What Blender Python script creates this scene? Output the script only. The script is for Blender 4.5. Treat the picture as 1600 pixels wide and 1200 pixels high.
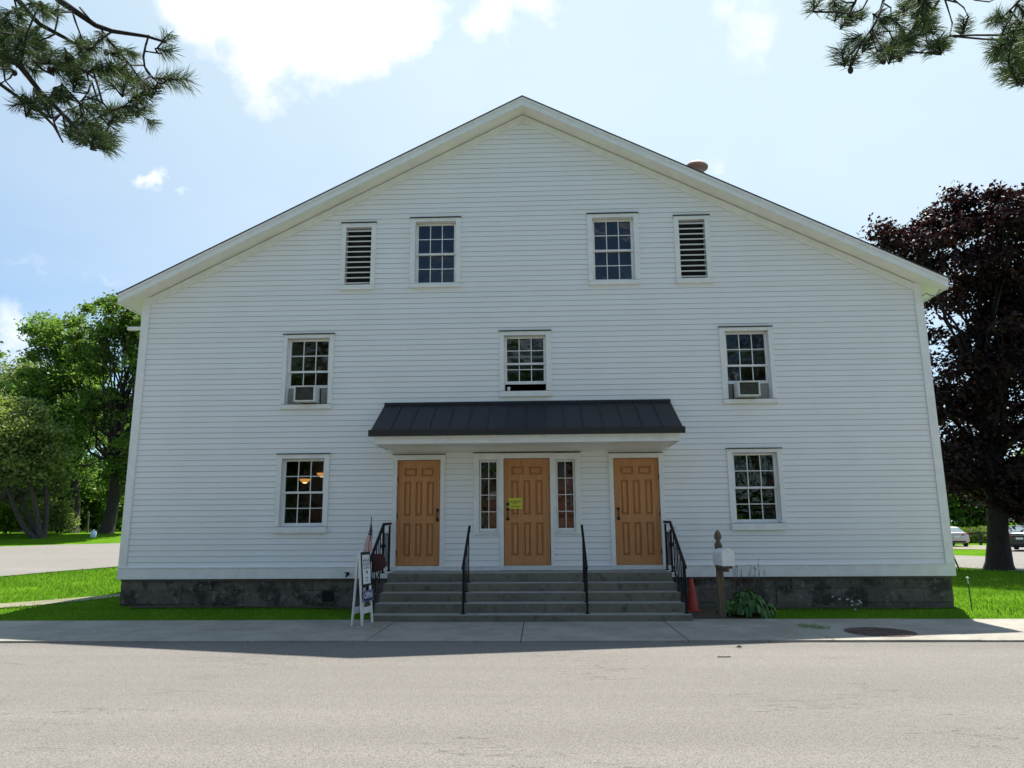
import bpy, bmesh, math, random
import numpy as np
from mathutils import Vector, Matrix, noise as mnoise

rnd = random.Random(7)
scene = bpy.context.scene
for o in list(bpy.data.objects):
    bpy.data.objects.remove(o)

# ------------------------------------------------------------------ camera
F_PX, CAM = 1130.0, np.array([0.0, -14.4, 1.6])
YAW, PITCH, ROLL = (math.radians(a) for a in (2.174, 10.99, -0.404))


def cam_matrix():
    cy, sy, cp, sp, cr, sr = (f(a) for a in (YAW, PITCH, ROLL) for f in (math.cos, math.sin))
    rz = np.array([[cy, -sy, 0], [sy, cy, 0], [0, 0, 1]])
    b = np.array([[1, 0, 0], [0, 0, -1], [0, 1, 0]], float)
    rx = np.array([[1, 0, 0], [0, cp, -sp], [0, sp, cp]])
    rr = np.array([[cr, -sr, 0], [sr, cr, 0], [0, 0, 1]])
    return rz @ rx @ b @ rr


RM = cam_matrix()
cam_data = bpy.data.cameras.new('camera')
cam_data.sensor_width = 36
cam_data.lens = F_PX / 1600 * 36
cam_data.clip_start = 0.05
cam_data.clip_end = 6000
cam = bpy.data.objects.new('camera', cam_data)
scene.collection.objects.link(cam)
M4 = np.eye(4)
M4[:3, :3] = RM
M4[:3, 3] = CAM
cam.matrix_world = Matrix(M4.tolist())
scene.camera = cam

# ------------------------------------------------------------------ light
SUN = Vector((0.197, 0.447, 1.0)).normalized()
EL = math.asin(SUN.z)
AZ = math.atan2(SUN.x, SUN.y)
sd = bpy.data.lights.new('sun', 'SUN')
sd.energy = 5.0
sd.angle = math.radians(0.5)
sd.color = (1.0, 0.955, 0.88)
sun = bpy.data.objects.new('sun', sd)
scene.collection.objects.link(sun)
sun.rotation_euler = (-SUN).to_track_quat('-Z', 'Y').to_euler()
sun.location = (20, 40, 80)

scene.view_settings.view_transform = 'Standard'
scene.view_settings.look = 'None'
scene.view_settings.gamma = 1
scene.view_settings.use_curve_mapping = False
scene.view_settings.exposure = 0.91
try:
    scene.cycles.max_bounces = 8
    scene.cycles.transparent_max_bounces = 12
    scene.cycles.sample_clamp_indirect = 8
except Exception:
    pass

world = bpy.data.worlds.new('World')
scene.world = world
world.use_nodes = True


class NT:
    """small helper round a node tree"""

    def __init__(self, tree):
        self.t = tree

    def n(self, typ, **kw):
        nd = self.t.nodes.new(typ)
        for k, v in kw.items():
            if k == 'ins':
                for kk, vv in v.items():
                    self.set(nd, kk, vv)
            else:
                setattr(nd, k, v)
        return nd

    def set(self, nd, key, val):
        s = nd.inputs[key]
        if isinstance(val, bpy.types.NodeSocket):
            self.t.links.new(val, s)
        elif isinstance(val, bpy.types.Node):
            self.t.links.new(val.outputs[0], s)
        else:
            s.default_value = val

    def math(self, op, a, b=0.0, c=0.0, clamp=False):
        nd = self.n('ShaderNodeMath', operation=op, use_clamp=clamp)
        self.set(nd, 0, a)
        self.set(nd, 1, b)
        if op in ('MULTIPLY_ADD', 'SMOOTH_MIN'):
            self.set(nd, 2, c)
        return nd.outputs[0]

    def mapr(self, v, a, b, c=0.0, d=1.0, smooth=True):
        nd = self.n('ShaderNodeMapRange', interpolation_type='SMOOTHSTEP' if smooth else 'LINEAR')
        for k, x in (('Value', v), ('From Min', a), ('From Max', b), ('To Min', c), ('To Max', d)):
            self.set(nd, k, x)
        return nd.outputs[0]

    def mix(self, f, a, b, blend='MIX'):
        nd = self.n('ShaderNodeMix', data_type='RGBA', blend_type=blend)
        self.set(nd, 0, f)
        self.set(nd, 6, a)
        self.set(nd, 7, b)
        return nd.outputs[2]

    def noise(self, vec, scale, detail=4.0, rough=0.55, dist=0.0):
        nd = self.n('ShaderNodeTexNoise')
        if vec is not None:
            self.set(nd, 'Vector', vec)
        for k, x in (('Scale', scale), ('Detail', detail), ('Roughness', rough), ('Distortion', dist)):
            nd.inputs[k].default_value = x
        return nd.outputs[0]

    def scaled(self, vec, s):
        nd = self.n('ShaderNodeVectorMath', operation='MULTIPLY')
        self.set(nd, 0, vec)
        self.set(nd, 1, s)
        return nd.outputs[0]


def rgb(c):
    return (c[0], c[1], c[2], 1.0)


def pix_dir(u, v):
    d = RM @ np.array([(u - 800) / F_PX, -(v - 600) / F_PX, -1.0])
    return d / np.linalg.norm(d)


def build_world():
    w = NT(world.node_tree)
    w.t.nodes.clear()
    out = w.n('ShaderNodeOutputWorld')
    sky = w.n('ShaderNodeTexSky', sky_type='NISHITA')
    sky.sun_disc = False
    sky.sun_elevation = EL
    sky.sun_rotation = AZ
    sky.altitude = 200
    sky.air_density = 1.0
    sky.dust_density = 1.0
    sky.ozone_density = 1.2
    bg = w.n('ShaderNodeBackground', ins={'Strength': 0.078})
    w.set(bg, 'Color', w.mix(1.0, sky.outputs[0], (0.72, 0.97, 1.14, 1), 'MULTIPLY'))
    tc = w.n('ShaderNodeTexCoord')
    d = tc.outputs['Generated']
    wob = w.n('ShaderNodeTexNoise', ins={'Scale': 7.0, 'Detail': 6.0, 'Roughness': 0.6})
    w.set(wob, 'Vector', d)
    dv = w.n('ShaderNodeVectorMath', operation='MULTIPLY_ADD')
    w.set(dv, 0, wob.outputs['Color'])
    dv.inputs[1].default_value = (0.18, 0.18, 0.18)
    dv.inputs[2].default_value = (-0.09, -0.09, -0.09)
    dw = w.n('ShaderNodeVectorMath', operation='ADD')
    w.set(dw, 0, d)
    w.set(dw, 1, dv.outputs[0])
    wob2 = w.n('ShaderNodeTexNoise', ins={'Scale': 32.0, 'Detail': 6.0, 'Roughness': 0.65})
    w.set(wob2, 'Vector', d)
    dv2 = w.n('ShaderNodeVectorMath', operation='MULTIPLY_ADD')
    w.set(dv2, 0, wob2.outputs['Color'])
    dv2.inputs[1].default_value = (0.06, 0.06, 0.03)
    dv2.inputs[2].default_value = (-0.03, -0.03, -0.015)
    dw2 = w.n('ShaderNodeVectorMath', operation='ADD')
    w.set(dw2, 0, d)
    w.set(dw2, 1, dv2.outputs[0])
    # domain of the cloud deck: the direction flattened on to a plane overhead, so clouds shrink to the horizon
    sep = w.n('ShaderNodeSeparateXYZ')
    w.set(sep, 0, d)
    zc = w.math('MAXIMUM', sep.outputs[2], 0.0)
    den = w.math('ADD', zc, 0.16)
    cx = w.math('DIVIDE', sep.outputs[0], den)
    cy = w.math('DIVIDE', sep.outputs[1], den)
    comb = w.n('ShaderNodeCombineXYZ')
    w.set(comb, 0, cx)
    w.set(comb, 1, cy)
    n1 = w.noise(comb.outputs[0], 1.5, 8, 0.56, 0.25)
    n2 = w.noise(d, 11.0, 9, 0.62, 0.2)
    # cloud banks standing in known directions
    total = None
    blobs = [(470, -30, 0.150, 1.0), (350, 0, 0.085, .8), (545, 55, 0.062, .9), (620, 20, 0.08, .8), (510, 62, .042, .7), (760, 30, 0.060, .62), (820, 15, 0.05, .45),
             (222, 285, 0.018, .40), (236, 277, 0.020, .44), (252, 270, 0.017, .38), (280, 297, 0.018, .28), (294, 301, .016, .26), (60, 425, .026, .30), (185, 437, .024, .33), (150, 432, .022, .30), (170, 437, 0.04, .33), (20, 525, 0.060, .42), (30, 410, 0.05, .28),
             (1170, 25, 0.08, .40), (1120, 235, 0.05, .3)]
    for u, v, r, a in blobs:
        c = pix_dir(u, v)
        ds = w.n('ShaderNodeVectorMath', operation='DISTANCE')
        w.set(ds, 0, dw if r > .03 else dw2)
        ds.inputs[1].default_value = tuple(c)
        m = w.mapr(ds.outputs['Value'], r * 1.35, 0.0, 0.0, a)
        total = m if total is None else w.math('MAXIMUM', total, m)
    dens = w.math('ADD', w.math('MULTIPLY', w.math('SUBTRACT', n2, 0.5), 0.75), total)
    mask = w.mapr(dens, 0.22, 0.64)
    behind = w.mapr(sep.outputs[1], 0.1, -0.25)
    low = w.mapr(sep.outputs[2], 0.80, 0.42)
    deck = w.math('MULTIPLY', w.mapr(n1, 0.46, 0.62), w.math('MULTIPLY', low, w.math('MULTIPLY_ADD', behind, 0.62, 0.06)))  # unseen cloud behind the camera, added low down to light the front wall
    veil = w.math('MULTIPLY', w.math('MULTIPLY', w.mapr(n1, 0.30, 0.75), low), 0.12)
    mask = w.math('MAXIMUM', mask, w.math('MAXIMUM', deck, veil), clamp=True)
    # bright haze round the sun
    dot = w.n('ShaderNodeVectorMath', operation='DOT_PRODUCT')
    w.set(dot, 0, d)
    dot.inputs[1].default_value = tuple(SUN)
    glow = w.math('POWER', w.mapr(dot.outputs['Value'], 0.27, 0.95, 0.0, 1.0, False), 0.85)
    glow = w.math('MINIMUM', w.math('MULTIPLY', glow, 1.1), 0.92)
    glow = w.math('MULTIPLY', glow, w.mapr(sep.outputs[2], 0.62, 0.86, 1.0, 0.30))  # haze thinned high up, out of view, to keep shaded ground dark
    hz = w.n('ShaderNodeBackground', ins={'Color': (0.75, 0.915, 1.0, 1), 'Strength': 0.55})
    mh = w.n('ShaderNodeMixShader')
    w.set(mh, 0, glow)
    w.set(mh, 1, bg)
    w.set(mh, 2, hz)
    cl = w.n('ShaderNodeBackground', ins={'Color': (0.985, 0.99, 1.0, 1), 'Strength': 0.66})
    mx = w.n('ShaderNodeMixShader')
    w.set(mx, 0, mask)
    w.set(mx, 1, mh)
    w.set(mx, 2, cl)
    w.set(out, 0, mx)


build_world()

# ------------------------------------------------------------------ placing helpers


def at(u, v, Y=0.0):
    """the point where the sight line through a pixel of the 1600x1200 photo meets the upright plane y = Y"""
    d = pix_dir(u, v)
    return Vector((CAM + d * ((Y - CAM[1]) / d[1])).tolist())


def sstep(a, b, x):
    t = np.clip((x - a) / (b - a), 0, 1)
    return t * t * (3 - 2 * t)


LY = [-60, -1.75, -0.2, 2, 6, 10, 20, 30, 36, 45, 60, 3000]
LZ = [0, 0, .08, .08, .22, .30, .44, .60, 1.14, 1.24, 1.3, 1.3]
RY = [-60, -1.75, -0.2, 12, 20, 28, 40, 60, 100, 3000]
RZ = [0, 0, .03, .03, -.03, -.10, -.23, -.36, -.44, -.44]


def ground_z(x, y):
    x = np.asarray(x, float)
    y = np.asarray(y, float)
    zl = np.interp(y, LY, LZ)
    zr = np.interp(y, RY, RZ)
    w = sstep(-8.5, 2.0, x)
    return zl * (1 - w) + zr * w


def gat(u, v):
    """the point of the terrain seen at a pixel"""
    d = pix_dir(u, v)
    t, prev = 1.0, 1.0
    while t < 900:
        p = CAM + d * t
        if p[2] < ground_z(p[0], p[1]):
            a, b = prev, t
            for _ in range(30):
                m = (a + b) / 2
                q = CAM + d * m
                if q[2] < ground_z(q[0], q[1]):
                    b = m
                else:
                    a = m
            q = CAM + d * b
            return Vector(q.tolist())
        prev = t
        t += 0.25
    return Vector((CAM + d * 300).tolist())


# ------------------------------------------------------------------ mesh helpers
class MB:
    def __init__(self):
        self.v, self.f = [], []

    def poly(self, pts):
        i = len(self.v)
        self.v += [tuple(p) for p in pts]
        self.f.append(tuple(range(i, i + len(pts))))
        return self

    def box(self, x0, x1, y0, y1, z0, z1, mat=None):
        c = [(x0, y0, z0), (x1, y0, z0), (x1, y1, z0), (x0, y1, z0), (x0, y0, z1), (x1, y0, z1), (x1, y1, z1), (x0, y1, z1)]
        if mat is not None:
            c = [tuple(mat @ Vector(p)) for p in c]
        i = len(self.v)
        self.v += c
        for q in ((0, 3, 2, 1), (4, 5, 6, 7), (0, 1, 5, 4), (1, 2, 6, 5), (2, 3, 7, 6), (3, 0, 4, 7)):
            self.f.append(tuple(i + k for k in q))
        return self

    def bar(self, a, b, w, h=None, up=(0, 0, 1)):
        """rectangular bar from a to b"""
        a, b = Vector(a), Vector(b)
        h = h or w
        d = (b - a).normalized()
        up = Vector(up)
        if abs(d.dot(up)) > .98:
            up = Vector((0, 1, 0))
        s = d.cross(up).normalized()
        t = s.cross(d)
        i = len(self.v)
        for p in (a, b):
            for sx, tz in ((-1, -1), (1, -1), (1, 1), (-1, 1)):
                self.v.append(tuple(p + s * sx * w / 2 + t * tz * h / 2))
        for q in ((0, 1, 2, 3), (7, 6, 5, 4), (0, 4, 5, 1), (1, 5, 6, 2), (2, 6, 7, 3), (3, 7, 4, 0)):
            self.f.append(tuple(i + k for k in q))
        return self

    def tube(self, pts, radii, n=8, cap=True):
        pts = [Vector(p) for p in pts]
        if not hasattr(radii, '__len__'):
            radii = [radii] * len(pts)
        i0 = len(self.v)
        ref = Vector((0.31, 0.17, 0.93))
        for k, p in enumerate(pts):
            d = (pts[min(k + 1, len(pts) - 1)] - pts[max(k - 1, 0)]).normalized()
            r = ref if abs(d.dot(ref)) < .95 else Vector((1, 0, 0))
            s = d.cross(r).normalized()
            t = d.cross(s)
            for j in range(n):
                a = 2 * math.pi * j / n
                self.v.append(tuple(p + (s * math.cos(a) + t * math.sin(a)) * radii[k]))
        for k in range(len(pts) - 1):
            for j in range(n):
                a, b = i0 + k * n + j, i0 + k * n + (j + 1) % n
                self.f.append((a, b, b + n, a + n))
        if cap:
            self.f.append(tuple(i0 + j for j in range(n)))
            e = i0 + (len(pts) - 1) * n
            self.f.append(tuple(e + n - 1 - j for j in range(n)))
        return self

    def lathe(self, prof, c=(0, 0, 0), n=20):
        """profile of (radius, z) turned about an upright axis through c"""
        i0 = len(self.v)
        for r, z in prof:
            for j in range(n):
                a = 2 * math.pi * j / n
                self.v.append((c[0] + r * math.cos(a), c[1] + r * math.sin(a), c[2] + z))
        for k in range(len(prof) - 1):
            for j in range(n):
                a, b = i0 + k * n + j, i0 + k * n + (j + 1) % n
                self.f.append((a, b, b + n, a + n))
        self.f.append(tuple(i0 + n - 1 - j for j in range(n)))
        e = i0 + (len(prof) - 1) * n
        self.f.append(tuple(e + j for j in range(n)))
        return self

    def prism(self, pts, axis, d):
        """flat outline pts pushed by vector d"""
        a = [Vector(p) for p in pts]
        d = Vector(d)
        i = len(self.v)
        n = len(a)
        self.v += [tuple(p) for p in a] + [tuple(p + d) for p in a]
        self.f.append(tuple(i + k for k in range(n)))
        self.f.append(tuple(i + 2 * n - 1 - k for k in range(n)))
        for k in range(n):
            m = (k + 1) % n
            self.f.append((i + k, i + n + k, i + n + m, i + m))
        return self

    def move(self, mat):
        self.v = [tuple(mat @ Vector(p)) for p in self.v]
        return self

    def build(self, name, mat=None, parent=None, smooth=False, bevel=0.0, fix=True):
        me = bpy.data.meshes.new(name)
        me.from_pydata(self.v, [], self.f)
        if fix:
            bm = bmesh.new()
            bm.from_mesh(me)
            bmesh.ops.recalc_face_normals(bm, faces=bm.faces)
            bm.to_mesh(me)
            bm.free()
        o = bpy.data.objects.new(name, me)
        scene.collection.objects.link(o)
        if mat:
            me.materials.append(mat)
        if smooth:
            me.polygons.foreach_set('use_smooth', [True] * len(me.polygons))
        if bevel:
            m = o.modifiers.new('bevel', 'BEVEL')
            m.width = bevel
            m.segments = 2
            m.limit_method = 'ANGLE'
        if parent:
            o.parent = parent
        return o


def np_mesh(name, V, loops_per_face, mat, parent=None, smooth=False):
    """V: (faces*k, 3); each face owns its own k vertices"""
    V = np.asarray(V, np.float32).reshape(-1, 3)
    nv = len(V)
    k = loops_per_face
    nf = nv // k
    me = bpy.data.meshes.new(name)
    me.vertices.add(nv)
    me.vertices.foreach_set('co', V.ravel())
    me.loops.add(nv)
    me.loops.foreach_set('vertex_index', np.arange(nv, dtype=np.int32))
    me.polygons.add(nf)
    me.polygons.foreach_set('loop_start', np.arange(0, nv, k, dtype=np.int32))
    me.polygons.foreach_set('loop_total', np.full(nf, k, dtype=np.int32))
    me.update(calc_edges=True)
    me.validate()
    me.materials.append(mat)
    o = bpy.data.objects.new(name, me)
    scene.collection.objects.link(o)
    if parent:
        o.parent = parent
    return o


def empty(name, loc, label=None, cat=None, group=None):
    o = bpy.data.objects.new(name, None)
    o.location = loc
    o.empty_display_size = 0.3
    scene.collection.objects.link(o)
    tag(o, label, cat, group)
    return o


def tag(o, label=None, cat=None, group=None, kind=None):
    for k, v in (('label', label), ('category', cat), ('group', group), ('kind', kind)):
        if v:
            o[k] = v
    return o


def adopt(parent, *kids):
    """parent parts built in world coordinates to a thing's empty without moving them"""
    for k in kids:
        k.parent = parent
        k.matrix_parent_inverse = Matrix.Translation(parent.location).inverted()
    return kids


# ------------------------------------------------------------------ materials
def new_mat(name):
    m = bpy.data.materials.new(name)
    m.use_nodes = True
    t = NT(m.node_tree)
    t.t.nodes.clear()
    out = t.n('ShaderNodeOutputMaterial')
    return m, t, out


def simple(name, col, rough=0.6, var=0.12, scale=6.0, metallic=0.0, bump=0.0, bscale=40.0, spec=0.5, emit=None, stretch=(1, 1, 1), island=0.0):
    m, t, out = new_mat(name)
    p = t.n('ShaderNodeBsdfPrincipled')
    geo = t.n('ShaderNodeNewGeometry')
    pos = t.scaled(geo.outputs['Position'], stretch)
    f = t.noise(pos, scale, 6, 0.6)
    lo = tuple(c * (1 - var) for c in col)
    hi = tuple(min(1, c * (1 + var)) for c in col)
    c = t.mix(t.mapr(f, 0.3, 0.7), rgb(lo), rgb(hi))
    if island:
        v = t.math('MULTIPLY_ADD', geo.outputs['Random Per Island'], island * 2, 1 - island)
        hs = t.n('ShaderNodeHueSaturation')
        t.set(hs, 'Color', c)
        t.set(hs, 'Value', v)
        c = hs.outputs[0]
    t.set(p, 'Base Color', c)
    p.inputs['Roughness'].default_value = rough
    p.inputs['Metallic'].default_value = metallic
    p.inputs['Specular IOR Level'].default_value = spec
    if bump:
        b = t.n('ShaderNodeBump', ins={'Strength': bump, 'Distance': 0.02})
        t.set(b, 'Height', t.noise(pos, bscale, 5, 0.6))
        t.set(p, 'Normal', b.outputs[0])
    if emit:
        p.inputs['Emission Color'].default_value = rgb(emit[0])
        p.inputs['Emission Strength'].default_value = emit[1]
    t.set(out, 0, p)
    return m


def siding_mat():
    m, t, out = new_mat('white_clapboard_paint')
    p = t.n('ShaderNodeBsdfPrincipled')
    geo = t.n('ShaderNodeNewGeometry')
    pos = geo.outputs['Position']
    streak = t.noise(t.scaled(pos, (1.2, 1.2, 0.7)), 1.0, 5, 0.6)
    fine = t.noise(t.scaled(pos, (1.0, 1.0, 6.0)), 9.0, 5, 0.6)
    c = t.mix(t.mapr(streak, 0.35, 0.75), (0.80, 0.80, 0.80, 1), (0.775, 0.775, 0.765, 1))
    c = t.mix(t.mapr(fine, 0.55, 0.8, 0, .35), c, (0.70, 0.70, 0.67, 1))
    v = t.math('MULTIPLY_ADD', geo.outputs['Random Per Island'], 0.025, 0.98)
    hs = t.n('ShaderNodeHueSaturation')
    t.set(hs, 'Color', c)
    t.set(hs, 'Value', v)
    t.set(p, 'Base Color', hs.outputs[0])
    p.inputs['Roughness'].default_value = 0.55
    b = t.n('ShaderNodeBump', ins={'Strength': 0.25, 'Distance': 0.01})
    t.set(b, 'Height', fine)
    t.set(p, 'Normal', b.outputs[0])
    t.set(out, 0, p)
    return m


def wood_door_mat():
    m, t, out = new_mat('honey_stained_wood')
    p = t.n('ShaderNodeBsdfPrincipled')
    geo = t.n('ShaderNodeNewGeometry')
    pos = geo.outputs['Position']
    g1 = t.noise(t.scaled(pos, (40, 40, 1.6)), 1.0, 6, 0.65, 1.2)
    g2 = t.noise(t.scaled(pos, (6, 6, 0.8)), 1.0, 4, 0.6, 0.6)
    c = t.mix(t.mapr(g1, 0.3, 0.7), (0.42, 0.170, 0.058, 1), (0.59, 0.280, 0.110, 1))
    c = t.mix(t.mapr(g2, 0.35, 0.75, 0, .6), c, (0.48, 0.20, 0.074, 1))
    t.set(p, 'Base Color', c)
    p.inputs['Roughness'].default_value = 0.42
    b = t.n('ShaderNodeBump', ins={'Strength': 0.15, 'Distance': 0.005})
    t.set(b, 'Height', g1)
    t.set(p, 'Normal', b.outputs[0])
    t.set(out, 0, p)
    return m


def glass_mat():
    m, t, out = new_mat('old_window_glass')
    geo = t.n('ShaderNodeNewGeometry')
    b = t.n('ShaderNodeBump', ins={'Strength': 0.12, 'Distance': 0.05})
    t.set(b, 'Height', t.noise(geo.outputs['Position'], 5.0, 2, 0.5))
    gl = t.n('ShaderNodeBsdfGlossy', ins={'Roughness': 0.015, 'Color': (1, 1, 1, 1)})
    t.set(gl, 'Normal', b.outputs[0])
    tr = t.n('ShaderNodeBsdfTransparent', ins={'Color': (0.62, 0.64, 0.64, 1)})
    fr = t.n('ShaderNodeFresnel', ins={'IOR': 1.66})
    mx = t.n('ShaderNodeMixShader')
    t.set(mx, 0, fr)
    t.set(mx, 1, tr)
    t.set(mx, 2, gl)
    t.set(out, 0, mx)
    return m


def leaf_mat(name, dark, light, trans=0.35, rough=0.55, tint=(1.0, 1.0, 0.55)):
    m, t, out = new_mat(name)
    geo = t.n('ShaderNodeNewGeometry')
    r = geo.outputs['Random Per Island']
    patch = t.noise(geo.outputs['Position'], 0.55, 3, 0.6)
    c = t.mix(r, rgb(dark), rgb(light))
    c = t.mix(t.mapr(patch, 0.35, 0.7, 0, .55), c, rgb(tuple((a + b) * .5 * k for a, b, k in zip(dark, light, (1.25, 1.1, .8)))))
    d = t.n('ShaderNodeBsdfPrincipled')
    t.set(d, 'Base Color', c)
    d.inputs['Roughness'].default_value = rough
    d.inputs['Specular IOR Level'].default_value = 0.35
    tl = t.n('ShaderNodeBsdfTranslucent')
    t.set(tl, 'Color', t.mix(1.0, c, rgb(tuple(min(1, x * 1.0) for x in tint)), 'MULTIPLY'))
    mx = t.n('ShaderNodeMixShader', ins={0: trans})
    t.set(mx, 1, d)
    t.set(mx, 2, tl)
    t.set(out, 0, mx)
    return m


def asphalt_mat(name, base, seam=True, speck=1.0):
    m, t, out = new_mat(name)
    p = t.n('ShaderNodeBsdfPrincipled')
    geo = t.n('ShaderNodeNewGeometry')
    pos = geo.outputs['Position']
    big = t.noise(t.scaled(pos, (0.12, 0.75, 1)), 1.0, 5, 0.6)
    mid = t.noise(pos, 2.2, 5, 0.6)
    fine = t.noise(pos, 75.0, 3, 0.7)
    grit = t.noise(pos, 210.0, 2, 0.6)
    k = lambda s: rgb(tuple(min(1, c * s) for c in base))
    c = t.mix(t.mapr(big, 0.3, 0.7), k(0.86), k(1.1))
    c = t.mix(t.mapr(mid, 0.3, 0.75, 0, .6), c, k(0.95))
    lane = t.noise(t.scaled(pos, (0.03, 1.6, 1)), 1.0, 3, 0.5)
    c = t.mix(t.mapr(lane, 0.40, 0.66, 0, .7), c, k(0.84))
    spot = t.noise(pos, 0.9, 3, 0.5)
    c = t.mix(t.mapr(spot, 0.66, 0.72, 0, .35), c, k(0.6))
    c = t.mix(t.mapr(fine, 0.36, 0.60, 0.9 * speck, 0), c, k(0.42))
    c = t.mix(t.mapr(grit, 0.56, 0.72, 0, 0.8 * speck), c, k(1.75))
    if seam:
        # thin wandering cracks, mostly along the road
        w = t.noise(t.scaled(pos, (0.16, 0.9, 1)), 1.0, 6, 0.62)
        line = t.mapr(t.math('ABSOLUTE', t.math('SUBTRACT', w, 0.5)), 0.0, 0.0045, 1, 0)
        gate = t.mapr(t.noise(pos, 0.35, 2, 0.5), 0.44, 0.56)
        c = t.mix(t.math('MULTIPLY', t.math('MULTIPLY', line, gate), 0.8), c, k(0.33))
    t.set(p, 'Base Color', c)
    p.inputs['Roughness'].default_value = 0.9
    p.inputs['Specular IOR Level'].default_value = 0.25
    b = t.n('ShaderNodeBump', ins={'Strength': 0.5, 'Distance': 0.006})
    t.set(b, 'Height', t.math('ADD', fine, t.math('MULTIPLY', grit, 0.6)))
    t.set(p, 'Normal', b.outputs[0])
    t.set(out, 0, p)
    return m


def concrete_mat(name, base, stain=0.5, dark=(0.09, 0.085, 0.07), tread=None):
    m, t, out = new_mat(name)
    p = t.n('ShaderNodeBsdfPrincipled')
    geo = t.n('ShaderNodeNewGeometry')
    pos = geo.outputs['Position']
    a = t.noise(pos, 1.3, 6, 0.62)
    b_ = t.noise(pos, 7.0, 6, 0.65)
    fine = t.noise(pos, 90.0, 3, 0.6)
    k = lambda s: rgb(tuple(min(1, c * s) for c in base))
    c = t.mix(t.mapr(a, 0.3, 0.7), k(0.82), k(1.12))
    c = t.mix(t.mapr(b_, 0.5, 0.75, 0, stain), c, rgb(dark))
    c = t.mix(t.mapr(fine, 0.55, 0.75, 0, .4), c, k(0.6))
    if tread:      # upward faces paler: sky sheen put into the colour
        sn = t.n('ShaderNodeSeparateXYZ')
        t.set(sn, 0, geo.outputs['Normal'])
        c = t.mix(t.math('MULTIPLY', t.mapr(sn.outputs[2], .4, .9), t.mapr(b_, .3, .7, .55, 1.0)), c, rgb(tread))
    t.set(p, 'Base Color', c)
    p.inputs['Roughness'].default_value = 0.88
    p.inputs['Specular IOR Level'].default_value = 0.3
    bp = t.n('ShaderNodeBump', ins={'Strength': 0.35, 'Distance': 0.01})
    t.set(bp, 'Height', t.math('ADD', fine, b_))
    t.set(p, 'Normal', bp.outputs[0])
    t.set(out, 0, p)
    return m


def lawn_mat():
    m, t, out = new_mat('lawn_ground')
    p = t.n('ShaderNodeBsdfPrincipled')
    geo = t.n('ShaderNodeNewGeometry')
    pos = geo.outputs['Position']
    a = t.noise(pos, 0.5, 5, 0.6)
    b_ = t.noise(pos, 14.0, 5, 0.7)
    c = t.mix(t.mapr(a, 0.3, 0.7), (0.070, 0.175, 0.008, 1), (0.12, 0.25, 0.014, 1))
    c = t.mix(t.mapr(b_, 0.35, 0.7, 0, .7), c, (0.045, 0.11, 0.012, 1))
    c = t.mix(t.mapr(t.noise(pos, 1.7, 4, .6), 0.62, 0.74, 0, .5), c, (0.15, 0.14, 0.06, 1))
    t.set(p, 'Base Color', c)
    p.inputs['Roughness'].default_value = 1.0
    p.inputs['Specular IOR Level'].default_value = 0.0
    bp = t.n('ShaderNodeBump', ins={'Strength': 0.8, 'Distance': 0.05})
    t.set(bp, 'Height', b_)
    t.set(p, 'Normal', bp.outputs[0])
    t.set(out, 0, p)
    return m


def stone_mat():
    m, t, out = new_mat('foundation_stone')
    p = t.n('ShaderNodeBsdfPrincipled')
    geo = t.n('ShaderNodeNewGeometry')
    pos = geo.outputs['Position']
    a = t.noise(pos, 2.2, 6, 0.65)
    b_ = t.noise(pos, 11.0, 6, 0.7)
    isl = geo.outputs['Random Per Island']
    c = t.mix(isl, (0.105, 0.092, 0.075, 1), (0.155, 0.138, 0.115, 1))
    c = t.mix(t.mapr(a, 0.46, 0.60, 0, .85), c, (0.030, 0.027, 0.023, 1))
    c = t.mix(t.mapr(b_, 0.55, 0.66, 0, .75), c, (0.25, 0.23, 0.19, 1))
    t.set(p, 'Base Color', c)
    p.inputs['Roughness'].default_value = 0.92
    bp = t.n('ShaderNodeBump', ins={'Strength': 0.9, 'Distance': 0.04})
    t.set(bp, 'Height', t.math('ADD', a, b_))
    t.set(p, 'Normal', bp.outputs[0])
    t.set(out, 0, p)
    return m


def bark_mat(name, base):
    m, t, out = new_mat(name)
    p = t.n('ShaderNodeBsdfPrincipled')
    geo = t.n('ShaderNodeNewGeometry')
    pos = t.scaled(geo.outputs['Position'], (6, 6, 1.2))
    a = t.noise(pos, 2.0, 6, 0.7, 0.6)
    c = t.mix(t.mapr(a, 0.3, 0.7), rgb(tuple(x * .5 for x in base)), rgb(tuple(x * 1.3 for x in base)))
    t.set(p, 'Base Color', c)
    p.inputs['Roughness'].default_value = 0.92
    bp = t.n('ShaderNodeBump', ins={'Strength': 0.9, 'Distance': 0.05})
    t.set(bp, 'Height', a)
    t.set(p, 'Normal', bp.outputs[0])
    t.set(out, 0, p)
    return m


def brick_mat():
    m, t, out = new_mat('red_brick')
    p = t.n('ShaderNodeBsdfPrincipled')
    tc = t.n('ShaderNodeTexCoord')
    mp = t.n('ShaderNodeMapping')
    mp.inputs['Rotation'].default_value = (math.radians(90), 0, 0)
    t.set(mp, 0, tc.outputs['Object'])
    br = t.n('ShaderNodeTexBrick')
    t.set(br, 'Vector', mp.outputs[0])
    br.inputs['Color1'].default_value = (0.30, 0.085, 0.05, 1)
    br.inputs['Color2'].default_value = (0.22, 0.06, 0.04, 1)
    br.inputs['Mortar'].default_value = (0.30, 0.26, 0.22, 1)
    br.inputs['Scale'].default_value = 4.0
    br.inputs['Mortar Size'].default_value = 0.012
    t.set(p, 'Base Color', br.outputs[0])
    p.inputs['Roughness'].default_value = 0.9
    t.set(out, 0, p)
    return m


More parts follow.
